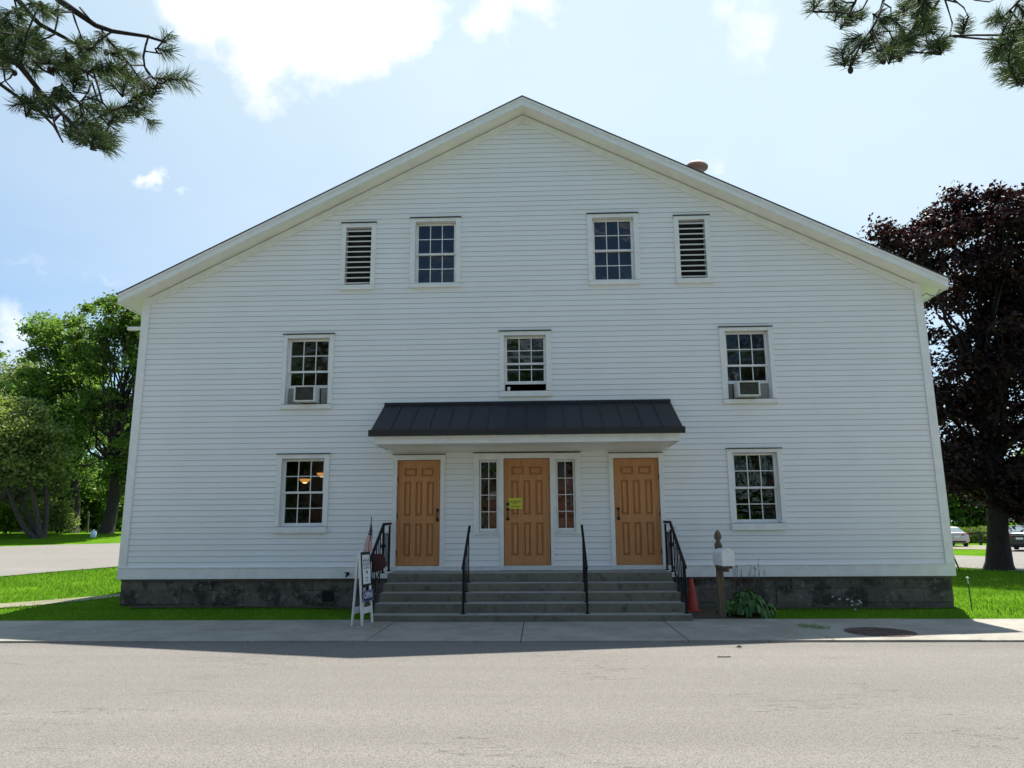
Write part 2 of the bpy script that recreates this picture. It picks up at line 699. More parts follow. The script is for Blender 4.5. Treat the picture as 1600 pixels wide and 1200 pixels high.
M = {}
M['siding'] = siding_mat()
M['trim'] = simple('white_trim_paint', (0.76, 0.76, 0.745), 0.5, 0.05, 5, bump=0.08, bscale=30)
M['soffit'] = simple('bounce_tinted_soffit', (0.82, 0.81, 0.74), 0.6, 0.05, 3)  # creamy tone is warm ground bounce put into the white paint
M['cap'] = simple('dark_flashing', (0.012, 0.012, 0.013), 0.6, 0.1)
M['door'] = wood_door_mat()
M['glass'] = glass_mat()
M['louvre'] = simple('cream_louvre_paint', (0.66, 0.645, 0.60), 0.6, 0.06)
M['dark'] = simple('dark_void', (0.012, 0.012, 0.012), 0.9, 0.1)
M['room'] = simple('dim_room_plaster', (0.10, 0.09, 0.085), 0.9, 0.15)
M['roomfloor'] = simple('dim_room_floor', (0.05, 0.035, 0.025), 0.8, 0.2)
M['shingle'] = simple('dark_roof_shingle', (0.045, 0.043, 0.042), 0.9, 0.3, 8, bump=0.5)
M['metalroof'] = simple('dark_standing_seam_metal', (0.022, 0.022, 0.028), 0.55, 0.12, 2.5, spec=0.3)
M['darkmetal'] = simple('dark_brown_gutter', (0.016, 0.0145, 0.015), 0.45, 0.1)
M['iron'] = simple('black_iron_paint', (0.008, 0.008, 0.010), 0.55, 0.2, 20, spec=0.2)
M['hardware'] = simple('black_door_hardware', (0.010, 0.008, 0.007), 0.4, 0.2, 20)
M['stone'] = stone_mat()
M['mortar'] = simple('mortar_bed', (0.10, 0.09, 0.075), 0.95, 0.3, 8, bump=0.5)
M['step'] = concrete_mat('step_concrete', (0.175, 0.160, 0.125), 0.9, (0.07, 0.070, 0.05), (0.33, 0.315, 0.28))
M['walk'] = concrete_mat('sidewalk_concrete', (0.31, 0.29, 0.245), 0.6, (0.17, 0.16, 0.13))
M['joint'] = simple('joint_dirt', (0.03, 0.028, 0.022), 0.95, 0.3)
M['road'] = asphalt_mat('weathered_asphalt', (0.216, 0.201, 0.180))
M['lot'] = asphalt_mat('parking_lot_asphalt', (0.235, 0.22, 0.195), True, 0.7)
M['path'] = concrete_mat('worn_gravel_path', (0.21, 0.20, 0.13), 0.8, (0.09, 0.12, 0.04))
M['soil'] = concrete_mat('bare_soil', (0.085, 0.065, 0.045), 0.7, (0.03, 0.045, 0.012))
M['lawn'] = lawn_mat()
M['blade'] = leaf_mat('grass_blades', (0.075, 0.185, 0.016), (0.165, 0.325, 0.028), 0.5, 0.9, (1, 1, .5))
M['bark'] = bark_mat('grey_brown_bark', (0.055, 0.045, 0.037))
M['mapbark'] = bark_mat('maple_bark', (0.019, 0.016, 0.015))
M['darkbark'] = bark_mat('dark_bark', (0.034, 0.028, 0.024))
M['pinebark'] = bark_mat('pine_bark', (0.10, 0.067, 0.052))
M['leafA'] = leaf_mat('mid_green_leaves', (0.105, 0.20, 0.040), (0.21, 0.345, 0.092), 0.55, 0.45)
M['leafB'] = leaf_mat('deep_green_leaves', (0.072, 0.145, 0.030), (0.15, 0.265, 0.060), 0.55, 0.45)
M['leafC'] = leaf_mat('grey_green_leaves', (0.14, 0.205, 0.066), (0.26, 0.34, 0.13), 0.55, 0.45)
M['leafS'] = leaf_mat('yellow_green_shrub_leaves', (0.10, 0.21, 0.020), (0.20, 0.35, 0.04), 0.5)
M['leafP'] = leaf_mat('purple_maple_leaves', (0.012, 0.007, 0.010), (0.036, 0.014, 0.017), 0.27, 0.6, (1, .45, .42))
M['needle'] = leaf_mat('pine_needles', (0.032, 0.062, 0.028), (0.085, 0.130, 0.052), 0.36, 0.7)
M['hosta'] = leaf_mat('hosta_leaves', (0.035, 0.105, 0.022), (0.085, 0.20, 0.045), 0.25, 0.35)
M['hedge'] = leaf_mat('field_crop_leaves', (0.10, 0.17, 0.03), (0.18, 0.26, 0.06), 0.4)
M['dry'] = simple('dry_weed_stems', (0.16, 0.115, 0.085), 0.9, 0.3)
M['cone'] = simple('orange_cone_rubber', (0.40, 0.038, 0.018), 0.5, 0.15, 9)
M['rubber'] = simple('black_rubber', (0.015, 0.015, 0.015), 0.7, 0.2)
M['post'] = simple('weathered_post_wood', (0.135, 0.095, 0.060), 0.85, 0.35, 4, bump=0.4, stretch=(8, 8, 1))
M['mailbox'] = simple('white_mailbox_enamel', (0.78, 0.775, 0.76), 0.35, 0.04, 5)
M['rust'] = simple('rusty_cast_iron', (0.085, 0.05, 0.040), 0.8, 0.3, 9, bump=0.5)
M['copper'] = simple('weathered_copper', (0.34, 0.21, 0.19), 0.6, 0.25, 4, metallic=0.15)
M['board'] = simple('white_board_paint', (0.72, 0.715, 0.69), 0.55, 0.08, 8)
M['paper'] = simple('white_paper', (0.76, 0.77, 0.78), 0.7, 0.03)
M['blackframe'] = simple('black_sign_frame', (0.016, 0.016, 0.018), 0.5, 0.2)
M['blue'] = simple('blue_sign_plastic', (0.018, 0.022, 0.12), 0.4, 0.08)
M['ink'] = simple('grey_ink', (0.17, 0.18, 0.19), 0.7, 0.05)
M['inkdark'] = simple('black_ink', (0.012, 0.012, 0.014), 0.7, 0.05)
M['inkwhite'] = simple('white_lettering', (0.75, 0.76, 0.8), 0.6, 0.03)
M['yellow'] = simple('yellow_paper', (0.62, 0.60, 0.055), 0.7, 0.05)
M['olive'] = simple('olive_ink', (0.17, 0.11, 0.01), 0.7, 0.05)
M['maroon'] = simple('maroon_cloth', (0.055, 0.014, 0.013), 0.85, 0.2)
M['acwhite'] = simple('off_white_ac_case', (0.66, 0.655, 0.62), 0.5, 0.06)
M['acgrille'] = simple('dark_ac_coil', (0.075, 0.080, 0.062), 0.6, 0.25, 14)
M['acpanel'] = simple('grey_accordion_panel', (0.30, 0.30, 0.275), 0.6, 0.08)
M['silver'] = simple('silver_car_paint', (0.50, 0.485, 0.47), 0.25, 0.03, metallic=0.35)
M['grey'] = simple('dark_grey_car_paint', (0.040, 0.042, 0.052), 0.2, 0.05, metallic=0.3)
M['carglass'] = simple('car_glass', (0.14, 0.18, 0.20), 0.05, 0.05, spec=0.9)  # pale blue base colour carries reflected sky
M['tail'] = simple('red_tail_lens', (0.33, 0.012, 0.012), 0.2, 0.1)
M['rim'] = simple('alloy_rim', (0.45, 0.45, 0.46), 0.3, 0.1, metallic=0.8)
M['fence'] = simple('dark_fence_wood', (0.035, 0.03, 0.026), 0.85, 0.25)
M['green'] = simple('green_stake_paint', (0.02, 0.10, 0.05), 0.5, 0.1)
M['brick'] = brick_mat()
M['lamp'] = simple('lit_lamp_glass', (0.6, 0.35, 0.14), 0.4, 0.05, emit=((1.0, 0.42, 0.10), 0.5))
M['bulb'] = simple('lit_bulb', (0.9, 0.7, 0.4), 0.4, 0.05, emit=((1.0, 0.72, 0.32), 1.6))
M['salmon'] = simple('salmon_board_or_reflection', (0.58, 0.20, 0.13), 0.8, 0.1)
M['jug'] = simple('pale_blue_plastic', (0.45, 0.58, 0.75), 0.4, 0.05)
M['line'] = simple('white_road_paint', (0.62, 0.61, 0.57), 0.8, 0.2, 6)
M['twig'] = simple('dry_twig', (0.05, 0.035, 0.025), 0.9, 0.3)
M['petal'] = simple('white_petals', (0.75, 0.75, 0.72), 0.7, 0.05)


def flag_mat():
    m, t, out = new_mat('striped_flag_cloth')
    p = t.n('ShaderNodeBsdfPrincipled')
    uv = t.n('ShaderNodeUVMap')
    sep = t.n('ShaderNodeSeparateXYZ')
    t.set(sep, 0, uv.outputs[0])
    s = t.math('FRACT', t.math('MULTIPLY', sep.outputs[1], 6.5))
    red = t.math('LESS_THAN', s, 0.5)
    c = t.mix(red, (0.66, 0.60, 0.57, 1), (0.30, 0.018, 0.025, 1))
    canton = t.math('MULTIPLY', t.math('LESS_THAN', sep.outputs[0], 0.42), t.math('GREATER_THAN', sep.outputs[1], 0.15))
    vo = t.n('ShaderNodeTexVoronoi', ins={'Scale': 14.0})
    t.set(vo, 'Vector', uv.outputs[0])
    star = t.math('LESS_THAN', vo.outputs[0], 0.22)
    blue = t.mix(star, (0.012, 0.014, 0.055, 1), (0.55, 0.55, 0.58, 1))
    c = t.mix(canton, c, blue)
    t.set(p, 'Base Color', c)
    p.inputs['Roughness'].default_value = 0.8
    t.set(out, 0, p)
    return m


M['flag'] = flag_mat()


def text_mesh(name, body, size, mat, mw, parent=None, depth=0.001, align='CENTER', xs=1.0):
    """lettering as a thin mesh standing in its own x-z plane, placed by matrix mw"""
    cu = bpy.data.curves.new(name, 'FONT')
    cu.body = body
    cu.size = size
    cu.align_x = align
    cu.align_y = 'CENTER'
    cu.extrude = depth
    cu.offset = size * 0.012
    tmp = bpy.data.objects.new(name, cu)
    scene.collection.objects.link(tmp)
    dg = bpy.context.evaluated_depsgraph_get()
    me = bpy.data.meshes.new_from_object(tmp.evaluated_get(dg))
    bpy.data.objects.remove(tmp)
    bpy.data.curves.remove(cu)
    me.transform(mw @ Matrix.Rotation(math.radians(90), 4, 'X') @ Matrix.Diagonal((xs, 1, 1, 1)))
    me.materials.clear()
    me.materials.append(mat)
    o = bpy.data.objects.new(name, me)
    scene.collection.objects.link(o)
    if parent:
        adopt(parent, o) if parent.type == 'EMPTY' else setattr(o, 'parent', parent)
    return o

# =================================================================== SETTING: ground, road, walks
def sheet(name, near, far, mat, eps, n=24, m=6, kind='structure'):
    """a strip of paving laid on the terrain between two polylines of (x, y)"""
    def samp(poly, k):
        P = np.array(poly, float)
        s = np.r_[0, np.cumsum(np.linalg.norm(np.diff(P, axis=0), axis=1))]
        t = np.linspace(0, s[-1], k)
        return np.c_[np.interp(t, s, P[:, 0]), np.interp(t, s, P[:, 1])]
    A, B = samp(near, n), samp(far, n)
    mb = MB()
    for j in range(m + 1):
        P = A + (B - A) * j / m
        Z = ground_z(P[:, 0], P[:, 1]) + eps
        mb.v += [(float(p[0]), float(p[1]), float(z)) for p, z in zip(P, Z)]
    for j in range(m):
        for i in range(n - 1):
            a = j * n + i
            mb.f.append((a, a + 1, a + n + 1, a + n))
    o = mb.build(name, mat)
    return tag(o, kind=kind)


def build_ground():
    xs = np.unique(np.r_[-3000, -1500, -700, -350, -200, -140, np.arange(-100, 100.1, 2.0), np.arange(-24, 24.1, .8), 140, 200, 350, 700, 1500, 3000])
    ys = np.unique(np.r_[-3000, -1500, -700, -350, -200, -120, np.arange(-70, 90.1, 2.0), np.arange(-6, 20, .5), 120, 200, 350, 700, 1500, 3000])
    X, Y = np.meshgrid(xs, ys)
    Z = ground_z(X, Y)
    Z = Z - 0.05 * ((Y > -12.4) & (Y < -4.0))          # the road bed
    mb = MB()
    mb.v = [(float(a), float(b), float(c)) for a, b, c in zip(X.ravel(), Y.ravel(), Z.ravel())]
    w = len(xs)
    for j in range(len(ys) - 1):
        for i in range(w - 1):
            a = j * w + i
            mb.f.append((a, a + 1, a + w + 1, a + w))
    tag(mb.build('ground', M['lawn']), kind='structure')


build_ground()
WALK_Y0, WALK_Y1 = -3.96, -1.74
mb = MB()
mb.poly([(-260, -26, 0.004), (260, -26, 0.004), (260, WALK_Y0, 0.004), (-260, WALK_Y0, 0.004)])
tag(mb.build('road', M['road']), kind='structure')

# sidewalk slabs with open joints, a centimetre of dirt between them
joints = [-60, -40, -30, -24, -19.5, -15.5, -12.3, -9.9, -8.05, -6.25, -4.12, -2.45, -0.3, 1.99, 3.95, 5.9, 8.0, 10.2, 12.4, 14.6, 17, 20, 26, 34, 50, 80]
mb = MB()
for a, b in zip(joints[:-1], joints[1:]):
    dz = rnd.uniform(-.004, .004)
    if -13 < a < 16:
        mid = -2.86 + rnd.uniform(-.04, .04)
        mb.box(a + .006, b - .006, WALK_Y0, mid - .004, -.05, .034 + dz)
        mb.box(a + .006, b - .006, mid + .012, WALK_Y1, -.05, .034 + dz + rnd.uniform(-.002, .002))
    else:
        mb.box(a + .006, b - .006, WALK_Y0, WALK_Y1, -.05, .034 + dz)
walk = tag(mb.build('sidewalk', M['walk'], bevel=.006), kind='structure')
mb = MB().box(-80, 80, WALK_Y0 + .02, WALK_Y1 - .02, -.06, .018)
tag(mb.build('sidewalk_joint_bed', M['joint']), kind='structure')

# soil bed round the mailbox and along the right-hand wall
sheet('soil', [(2.35, -1.72), (3.0, -1.71), (3.55, -1.70), (3.8, -1.5)], [(2.35, -.02), (3.0, -.02), (3.7, -.02), (4.1, -.12)], M['soil'], .02)
sheet('soil_edge', [(-7.9, -.34), (-5, -.26), (-3.0, -.40)], [(-7.9, -.02), (-5, -.02), (-3.0, -.02)], M['soil'], .016)

sheet('soil_edge', [(3.4, -.40), (5, -.30), (6.3, -.36), (7.66, -.26)], [(3.4, -.02), (5, -.02), (6.3, -.02), (7.66, -.02)], M['soil'], .016)
g2 = lambda u, v: tuple(gat(u, v)[:2])
# left: worn path beside the hall, then lawn, then the parking lot
pa = [(-26, -6 + 4.6), g2(0, 952), g2(60, 947), g2(120, 941), g2(190, 933), (-8.6, 4.5), (-8.5, 12)]
pb = [(-26, -6 + 5.2), g2(0, 944.5), g2(60, 940), g2(120, 935), g2(190, 928.5), (-9.1, 5.2), (-9.0, 12)]
sheet('path', pa, pb, M['path'], .018, 60, 3)
na, nb = g2(0, 902), g2(190, 886)
fa, fb = g2(0, 855), g2(190, 849)
la = (na[0] + (na[0] - nb[0]) * 3, na[1] + (na[1] - nb[1]) * 3)
lb = (nb[0] + 9, nb[1] + 6.6)
sheet('parking_lot', [la, na, g2(95, 893.5), nb, lb], [(fa[0] - 60, fa[1] + 3), fa, g2(95, 851.5), fb, (fb[0] + 24, fb[1] + 3)], M['lot'], .025, 80, 16)
LOT_L = [la, na, nb, lb, (fb[0] + 24, fb[1] + 3), fb, fa, (fa[0] - 60, fa[1] + 3)]
# right: driveway, the strip the cars stand on
ra = [g2(1484, 886.5), g2(1540, 890.5), g2(1600, 894)]
rb = [g2(1484, 868), g2(1540, 870), g2(1600, 872)]
k_ = lambda p, q, s: (q[0] + (q[0] - p[0]) * s, q[1] + (q[1] - p[1]) * s)
sheet('driveway', [k_(ra[1], ra[0], 1.6)] + ra + [k_(ra[1], ra[2], 6)], [k_(rb[1], rb[0], 1.2)] + rb + [k_(rb[1], rb[2], 6)], M['lot'], .025, 60, 10)
sheet('parking_apron', [g2(1549, 870.2), g2(1600, 872), k_(rb[1], rb[2], 4)], [g2(1549, 851), g2(1600, 851), k_(g2(1549, 851), g2(1600, 851), 4)], M['lot'], .023, 40, 10)
sheet('side_drive', [k_(g2(1545, 859.5), g2(1484, 858.5), 1), g2(1484, 858.5), g2(1549, 859.6)], [k_(g2(1545, 852.5), g2(1484, 852.5), 1), g2(1484, 852.5), g2(1549, 852.5)], M['path'], .027, 30, 6)

# =================================================================== THE HALL
HALL_L, HALL_R = -8.31, 7.765
RIDGE_X, RIDGE_Z, SLOPE = -0.27, 10.57, 0.505
OVER, EAVE = 0.40, 0.36
DEPTH = 24.0
SK0, SK1 = 0.592, 0.80            # skirt board
hall = empty('wooden_hall', (RIDGE_X, 0, 0), 'large white clapboard hall with a wide gable front, dark canopy and three wooden doors', 'building')


def under_z(x):
    """underside of the roof at x"""
    return RIDGE_Z - 0.20 - SLOPE * abs(x - RIDGE_X)


class Opening:
    def __init__(s, cas, opn, kind):
        (l0, l1, r0, r1, t, b) = cas
        tm, bm_ = (l0 + l1) / 2, (r0 + r1) / 2
        s.cL, s.cR = at(tm, (t + b) / 2)[0], at(bm_, (t + b) / 2)[0]
        um = (tm + bm_) / 2
        s.cT, s.cB = at(um, t)[2], at(um, b)[2]
        (l0, l1, r0, r1, t, b) = opn
        tm, bm_ = (l0 + l1) / 2, (r0 + r1) / 2
        s.L, s.R = at(tm, (t + b) / 2)[0], at(bm_, (t + b) / 2)[0]
        s.T, s.B = at(um, t)[2], at(um, b)[2]
        s.kind = kind


OPS = {
    'ul': Opening((641.4, 640.4, 720, 719, 341.5, 450), (648.7, 648.7, 712.9, 712, 347, 443), 'window'),
    'ur': Opening((917.2, 919.5, 996.6, 1000, 334.8, 445.5), (924.7, 927, 989.4, 992.5, 340.5, 438), 'window'),
    'ml': Opening((444, 438.5, 522.7, 518.8, 523.3, 639.3), (450, 445.3, 516, 512, 528.7, 631.5), 'window'),
    'mc': Opening((780, 780.6, 861, 862, 518, 620), (787, 788.5, 853.3, 853.8, 524, 610.5), 'window'),
    'mr': Opening((1122.7, 1130, 1205, 1214, 511.6, 630.5), (1131.3, 1138, 1199, 1207, 517, 623), 'window'),
    'll': Opening((434, 428, 516, 511, 710, 832.7), (441.3, 436, 508, 504, 716.7, 822.7), 'window'),
    'lr': Opening((1134.4, 1142.7, 1220, 1229, 701.3, 828), (1143, 1151, 1214, 1221, 707, 817), 'window'),
    'vl': Opening((535, 531, 588.6, 585, 349.6, 453.6), (541.4, 539, 581, 579, 356, 445), 'vent'),
    'vr': Opening((1052, 1056.7, 1108, 1112.7, 338, 443.3), (1059.6, 1063.9, 1100.5, 1104.8, 343.7, 434.6), 'vent'),
    'dl': Opening((612.5, 614, 695.7, 694, 711, 884), (619.3, 620, 688, 687.6, 719, 883.5), 'door'),
    'dc': Opening((781, 781.5, 864, 866, 708, 884), (787, 787.5, 859, 861, 716.2, 881.8), 'door'),
    'dr': Opening((950.5, 956, 1037, 1040, 708, 882), (957.7, 962.5, 1030, 1034, 715.5, 882), 'door'),
    'sl': Opening((740, 740.5, 781, 781.5, 708, 836), (748.5, 748.8, 778.5, 779, 719, 830.5), 'sidelight'),
    'sr': Opening((864, 866, 906.5, 908.5, 708, 835), (868, 869.5, 898.5, 899.5, 718, 829.5), 'sidelight'),
}
for k in ('dl', 'dc', 'dr'):
    OPS[k].B = 0.815
    OPS[k].cB = 0.735
# casing outlines are kept as siding holes
HOLES = [(o.cL + .02, o.cR - .02, o.cB + (.02 if o.kind != 'door' else -1), o.cT - .02) for o in OPS.values()]
x0 = min(OPS['sl'].cL, OPS['sl'].cL)
INNER = [(o.L, o.R, o.B, o.T) for o in OPS.values()]



def bands(z0, z1, holes, xl, xr):
    """cut a course into pieces: yields (za, zb, [(xa, xb), ...])"""
    cuts = sorted({z0, z1, *[h[2] for h in holes if z0 < h[2] < z1], *[h[3] for h in holes if z0 < h[3] < z1]})
    for za, zb in zip(cuts[:-1], cuts[1:]):
        zm = (za + zb) / 2
        iv = [(xl, xr)]
        for h in holes:
            if h[2] < zm < h[3]:
                nx = []
                for a, b in iv:
                    if h[1] <= a or h[0] >= b:
                        nx.append((a, b))
                    else:
                        if h[0] > a:
                            nx.append((a, h[0]))
                        if h[1] < b:
                            nx.append((h[1], b))
                iv = nx
        yield za, zb, iv


def front_wall():
    mb = MB()
    pitch, lip = 0.1112, 0.0135
    z = SK1
    k = 0
    while z < RIDGE_Z - .3:
        z1 = z + pitch
        if z < 6.25:
            e = (HALL_L + .02, HALL_R - .02)
        for za, zb, iv in bands(z, z1, HOLES, HALL_L + .02, HALL_R - .02):
            ya = -.004 - lip * (1 - (za - z) / pitch)
            yb = -.004 - lip * (1 - (zb - z) / pitch)
            for a, b in iv:
                def lim(zz):
                    hw = (RIDGE_Z - .24 - zz) / SLOPE
                    return max(a, RIDGE_X - hw), min(b, RIDGE_X + hw)
                a0, b0 = lim(za)
                a1, b1 = lim(zb)
                if b0 - a0 < .02:
                    continue
                if b1 < a1:
                    a1 = b1 = (a0 + b0) / 2
                # butt joints between boards
                cuts = [a0]
                if b0 - a0 > 500:
                    c = a0 + rnd.uniform(1.5, 4.0)
                    while c < b0 - 1.0:
                        if a1 + .2 < c < b1 - .2:
                            cuts.append(c)
                        c += rnd.uniform(3.0, 4.9)
                cuts.append(b0)
                for i in range(len(cuts) - 1):
                    l0 = cuts[i]
                    r0 = cuts[i + 1]
                    l1 = a1 if i == 0 else l0
                    r1 = b1 if i == len(cuts) - 2 else r0
                    w = rnd.uniform(-.0012, .0012)
                    g = .0008
                    gp = .0045 if za == z else 0.0
                    n = len(mb.v)
                    mb.v += [(l0 + g, ya + w, za + gp), (r0 - g, ya + w, za + gp), (r1 - g, yb + w, zb), (l1 + g, yb + w, zb), (l0 + g, .0, za + gp), (r0 - g, .0, za + gp)]
                    mb.f.append((n, n + 1, n + 2, n + 3))
                    mb.f.append((n + 4, n + 5, n + 1, n))
        z = z1
        k += 1
    o = mb.build('front_wall', M['siding'], fix=False)
    adopt(hall, o)
    # sheathing behind the boards, with the openings cut out, front and inside skin
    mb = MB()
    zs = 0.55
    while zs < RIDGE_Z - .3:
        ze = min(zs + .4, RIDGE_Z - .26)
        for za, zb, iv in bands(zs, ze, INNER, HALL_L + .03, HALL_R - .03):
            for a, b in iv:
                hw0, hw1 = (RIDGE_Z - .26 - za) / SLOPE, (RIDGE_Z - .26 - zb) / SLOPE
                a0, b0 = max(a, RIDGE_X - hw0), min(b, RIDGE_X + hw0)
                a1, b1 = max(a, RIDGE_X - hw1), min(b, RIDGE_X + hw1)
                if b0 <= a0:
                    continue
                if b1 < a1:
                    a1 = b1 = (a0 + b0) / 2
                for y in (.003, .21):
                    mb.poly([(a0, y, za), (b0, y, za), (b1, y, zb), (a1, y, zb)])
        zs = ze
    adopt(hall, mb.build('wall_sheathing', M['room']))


front_wall()

# skirt board, corner boards, rake frieze
mb = MB().box(HALL_L - .03, HALL_R + .03, -.045, .0, SK0, SK1)
mb.box(HALL_L - .034, HALL_R + .034, -.058, .002, SK1, SK1 + .018)
adopt(hall, mb.build('skirt_board', M['trim'], bevel=.003))
for x, s in ((HALL_L, 1), (HALL_R, -1)):
    zt = under_z(x) + .06
    mb = MB()
    mb.box(min(x - s * .032, x + s * .13), max(x - s * .032, x + s * .13), -.038, .0, SK1 + .018, zt)
    mb.box(min(x - s * .032, x), max(x - s * .032, x), .0, .14, SK0, zt)
    adopt(hall, mb.build('corner_board', M['trim'], bevel=.003))
for s in (-1, 1):
    xe = HALL_R if s > 0 else HALL_L
    pts = [(RIDGE_X, -.034, under_z(RIDGE_X)), (xe, -.034, under_z(xe)), (xe, -.034, under_z(xe) - .17), (RIDGE_X, -.034, under_z(RIDGE_X) - .17)]
    adopt(hall, MB().prism(pts, None, (0, .03, 0)).build('rake_frieze', M['trim'], bevel=.003))

# side and rear walls, gable end behind, inside floors
for x in (HALL_L, HALL_R):
    s = 1 if x > 0 else -1
    mb = MB()
    z = SK0
    while z < under_z(x) + .05:
        z1 = z + .1112
        mb.poly([(x + s * .018, .14, z), (x + s * .018, DEPTH, z), (x + s * .002, DEPTH, z1), (x + s * .002, .14, z1)])
        mb.poly([(x, .14, z - .001), (x, DEPTH, z - .001), (x + s * .018, DEPTH, z), (x + s * .018, .14, z)])
        z = z1
    mb.poly([(x - s * .1, .21, .5), (x - s * .1, DEPTH, .5), (x - s * .1, DEPTH, 6.4), (x - s * .1, .21, 6.4)])
    adopt(hall, mb.build('side_wall', M['siding']))
mb = MB().poly([(HALL_L, DEPTH, .3), (HALL_R, DEPTH, .3), (HALL_R, DEPTH, 6.4), (RIDGE_X, DEPTH, RIDGE_Z - .22), (HALL_L, DEPTH, 6.4)])
adopt(hall, mb.build('rear_wall', M['siding']))
mb = MB()
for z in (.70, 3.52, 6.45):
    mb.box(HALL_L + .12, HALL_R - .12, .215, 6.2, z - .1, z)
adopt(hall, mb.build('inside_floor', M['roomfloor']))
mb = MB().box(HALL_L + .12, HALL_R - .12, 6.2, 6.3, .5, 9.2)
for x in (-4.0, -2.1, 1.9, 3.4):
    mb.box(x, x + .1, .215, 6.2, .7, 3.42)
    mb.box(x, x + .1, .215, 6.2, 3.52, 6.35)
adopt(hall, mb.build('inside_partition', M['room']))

# roof
for s in (-1, 1):
    xe = (HALL_R + EAVE) if s > 0 else (HALL_L - EAVE)
    zr, ze = RIDGE_Z, RIDGE_Z - SLOPE * abs(xe - RIDGE_X)
    d = .020
    # shingles
    mb = MB().prism([(RIDGE_X, -OVER - .03, zr + d), (xe + s * .03, -OVER - .03, ze - .015 + d), (xe + s * .03, -OVER - .03, ze - .015), (RIDGE_X, -OVER - .03, zr)], None, (0, DEPTH + .8, 0))
    roof = mb.build('roof', M['shingle'])
    adopt(hall, roof)
    # soffit and rafters' boxed underside
    t = .18
    mb = MB().prism([(RIDGE_X, -OVER + .022, zr - .002), (xe - s * .022, -OVER + .022, ze + .009), (xe - s * .022, -OVER + .022, ze + .011 - t), (RIDGE_X, -OVER + .022, zr - t)], None, (0, DEPTH + .35, 0))
    adopt(hall, mb.build('soffit', M['soffit']))
    # rake board in two steps
    mb = MB()
    mb.prism([(RIDGE_X, -OVER, zr - .001), (xe, -OVER, ze - .001), (xe, -OVER, ze - .186), (RIDGE_X, -OVER, zr - .186)], None, (0, .0215, 0))
    mb.prism([(RIDGE_X, -OVER - .018, zr - .003), (xe, -OVER - .018, ze - .003), (xe, -OVER - .018, ze - .060), (RIDGE_X, -OVER - .018, zr - .060)], None, (0, .0175, 0))
    adopt(hall, mb.build('rake_board', M['trim'], bevel=.003))
    mb = MB().box(min(xe - s * .021, xe + s * .001), max(xe - s * .021, xe + s * .001), -OVER + .023, DEPTH + .3, ze - .20, ze - .004)
    adopt(hall, mb.build('eave_board', M['trim']))

# foundation of rough stone blocks
mb = MB()
mbm = MB().box(HALL_L + .07, HALL_R - .07, .075, DEPTH - .05, -.3, SK0 + .01)
adopt(hall, mbm.build('foundation_core', M['mortar']))
FV = at(512, 929)
for row, (za, zb) in enumerate(((-.2, .11), (.118, .36), (.368, SK0 - .002))):
    x = HALL_L + .03
    while x < HALL_R - .05:
        w = rnd.uniform(.55, 1.25) if row != 1 else rnd.uniform(.5, 1.5)
        xb = min(x + w, HALL_R - .03)
        if HALL_R - xb < .3:
            xb = HALL_R - .03
        if row == 1 and x < FV[0] < xb:
            xb = FV[0] - .11
            if xb - x > .1:
                mb.box(x, xb, .03, .16, za, zb)
            x = FV[0] + .11
            continue
        y = .03 + rnd.uniform(-.016, .016)
        mb.box(x, xb - .003, y, .16, za, zb + .006)
        x = xb
    # returns along the two sides
    for xx, s in ((HALL_L + .05, 1), (HALL_R - .05, -1)):
        y = .17
        while y < DEPTH:
            d = rnd.uniform(.6, 1.2)
            o = rnd.uniform(-.012, .012)
            mb.box(min(xx + o, xx + s * .1), max(xx + o, xx + s * .1), y, y + d - .012, za, zb)
            y += d
found = mb.build('foundation', M['stone'], bevel=.007)
adopt(hall, found)
mb = MB().box(FV[0] - .105, FV[0] + .105, .05, .07, .16, .35)
for k in range(4):
    mb.box(FV[0] - .1, FV[0] + .1, .042, .06, .18 + k * .045, .19 + k * .045)
adopt(hall, mb.build('foundation_vent', M['dark']))


# ---------------------------------------------------------------- windows
def rect_frame(mb, L, R, B, T, w, y0, y1, wb=None, wt=None):
    wb = w if wb is None else wb
    wt = w if wt is None else wt
    mb.box(L, L + w, y0, y1, B, T)
    mb.box(R - w, R, y0, y1, B, T)
    mb.box(L + w, R - w, y0 + .001, y1 - .001, B, B + wb)
    mb.box(L + w, R - w, y0 + .001, y1 - .001, T - wt, T)


def casing(o, sill=True, cap=True, jamb=.16, name='window'):
    mb = MB()
    y0 = -.040
    mb.box(o.cL, o.L, y0, .0, o.B if sill else o.cB, o.cT)
    mb.box(o.R, o.cR, y0, .0, o.B if sill else o.cB, o.cT)
    mb.box(o.L, o.R, y0 + .001, .0, o.T, o.cT - .001)
    # jambs and head
    mb.box(o.L - .02, o.L - .001, .0, jamb, o.B, o.T)
    mb.box(o.R + .001, o.R + .02, .0, jamb, o.B, o.T)
    mb.box(o.L, o.R, .0, jamb, o.T + .001, o.T + .02)
    if sill:
        # deep sloped sill standing a little proud of the casing
        mb.prism([(o.cL, y0 - .026, o.cB), (o.cL, y0 - .026, o.B - .016), (o.cL, jamb, o.B + .012), (o.cL, jamb, o.cB)], None, (o.cR - o.cL, 0, 0))
    w = mb.build(name, M['trim'], bevel=.0025)
    adopt(hall, w)
    if cap:
        c = MB().box(o.cL - .012, o.cR + .012, -.066, -.003, o.cT, o.cT + .016)
        c.build('head_cap', M['cap'], w)
    return w


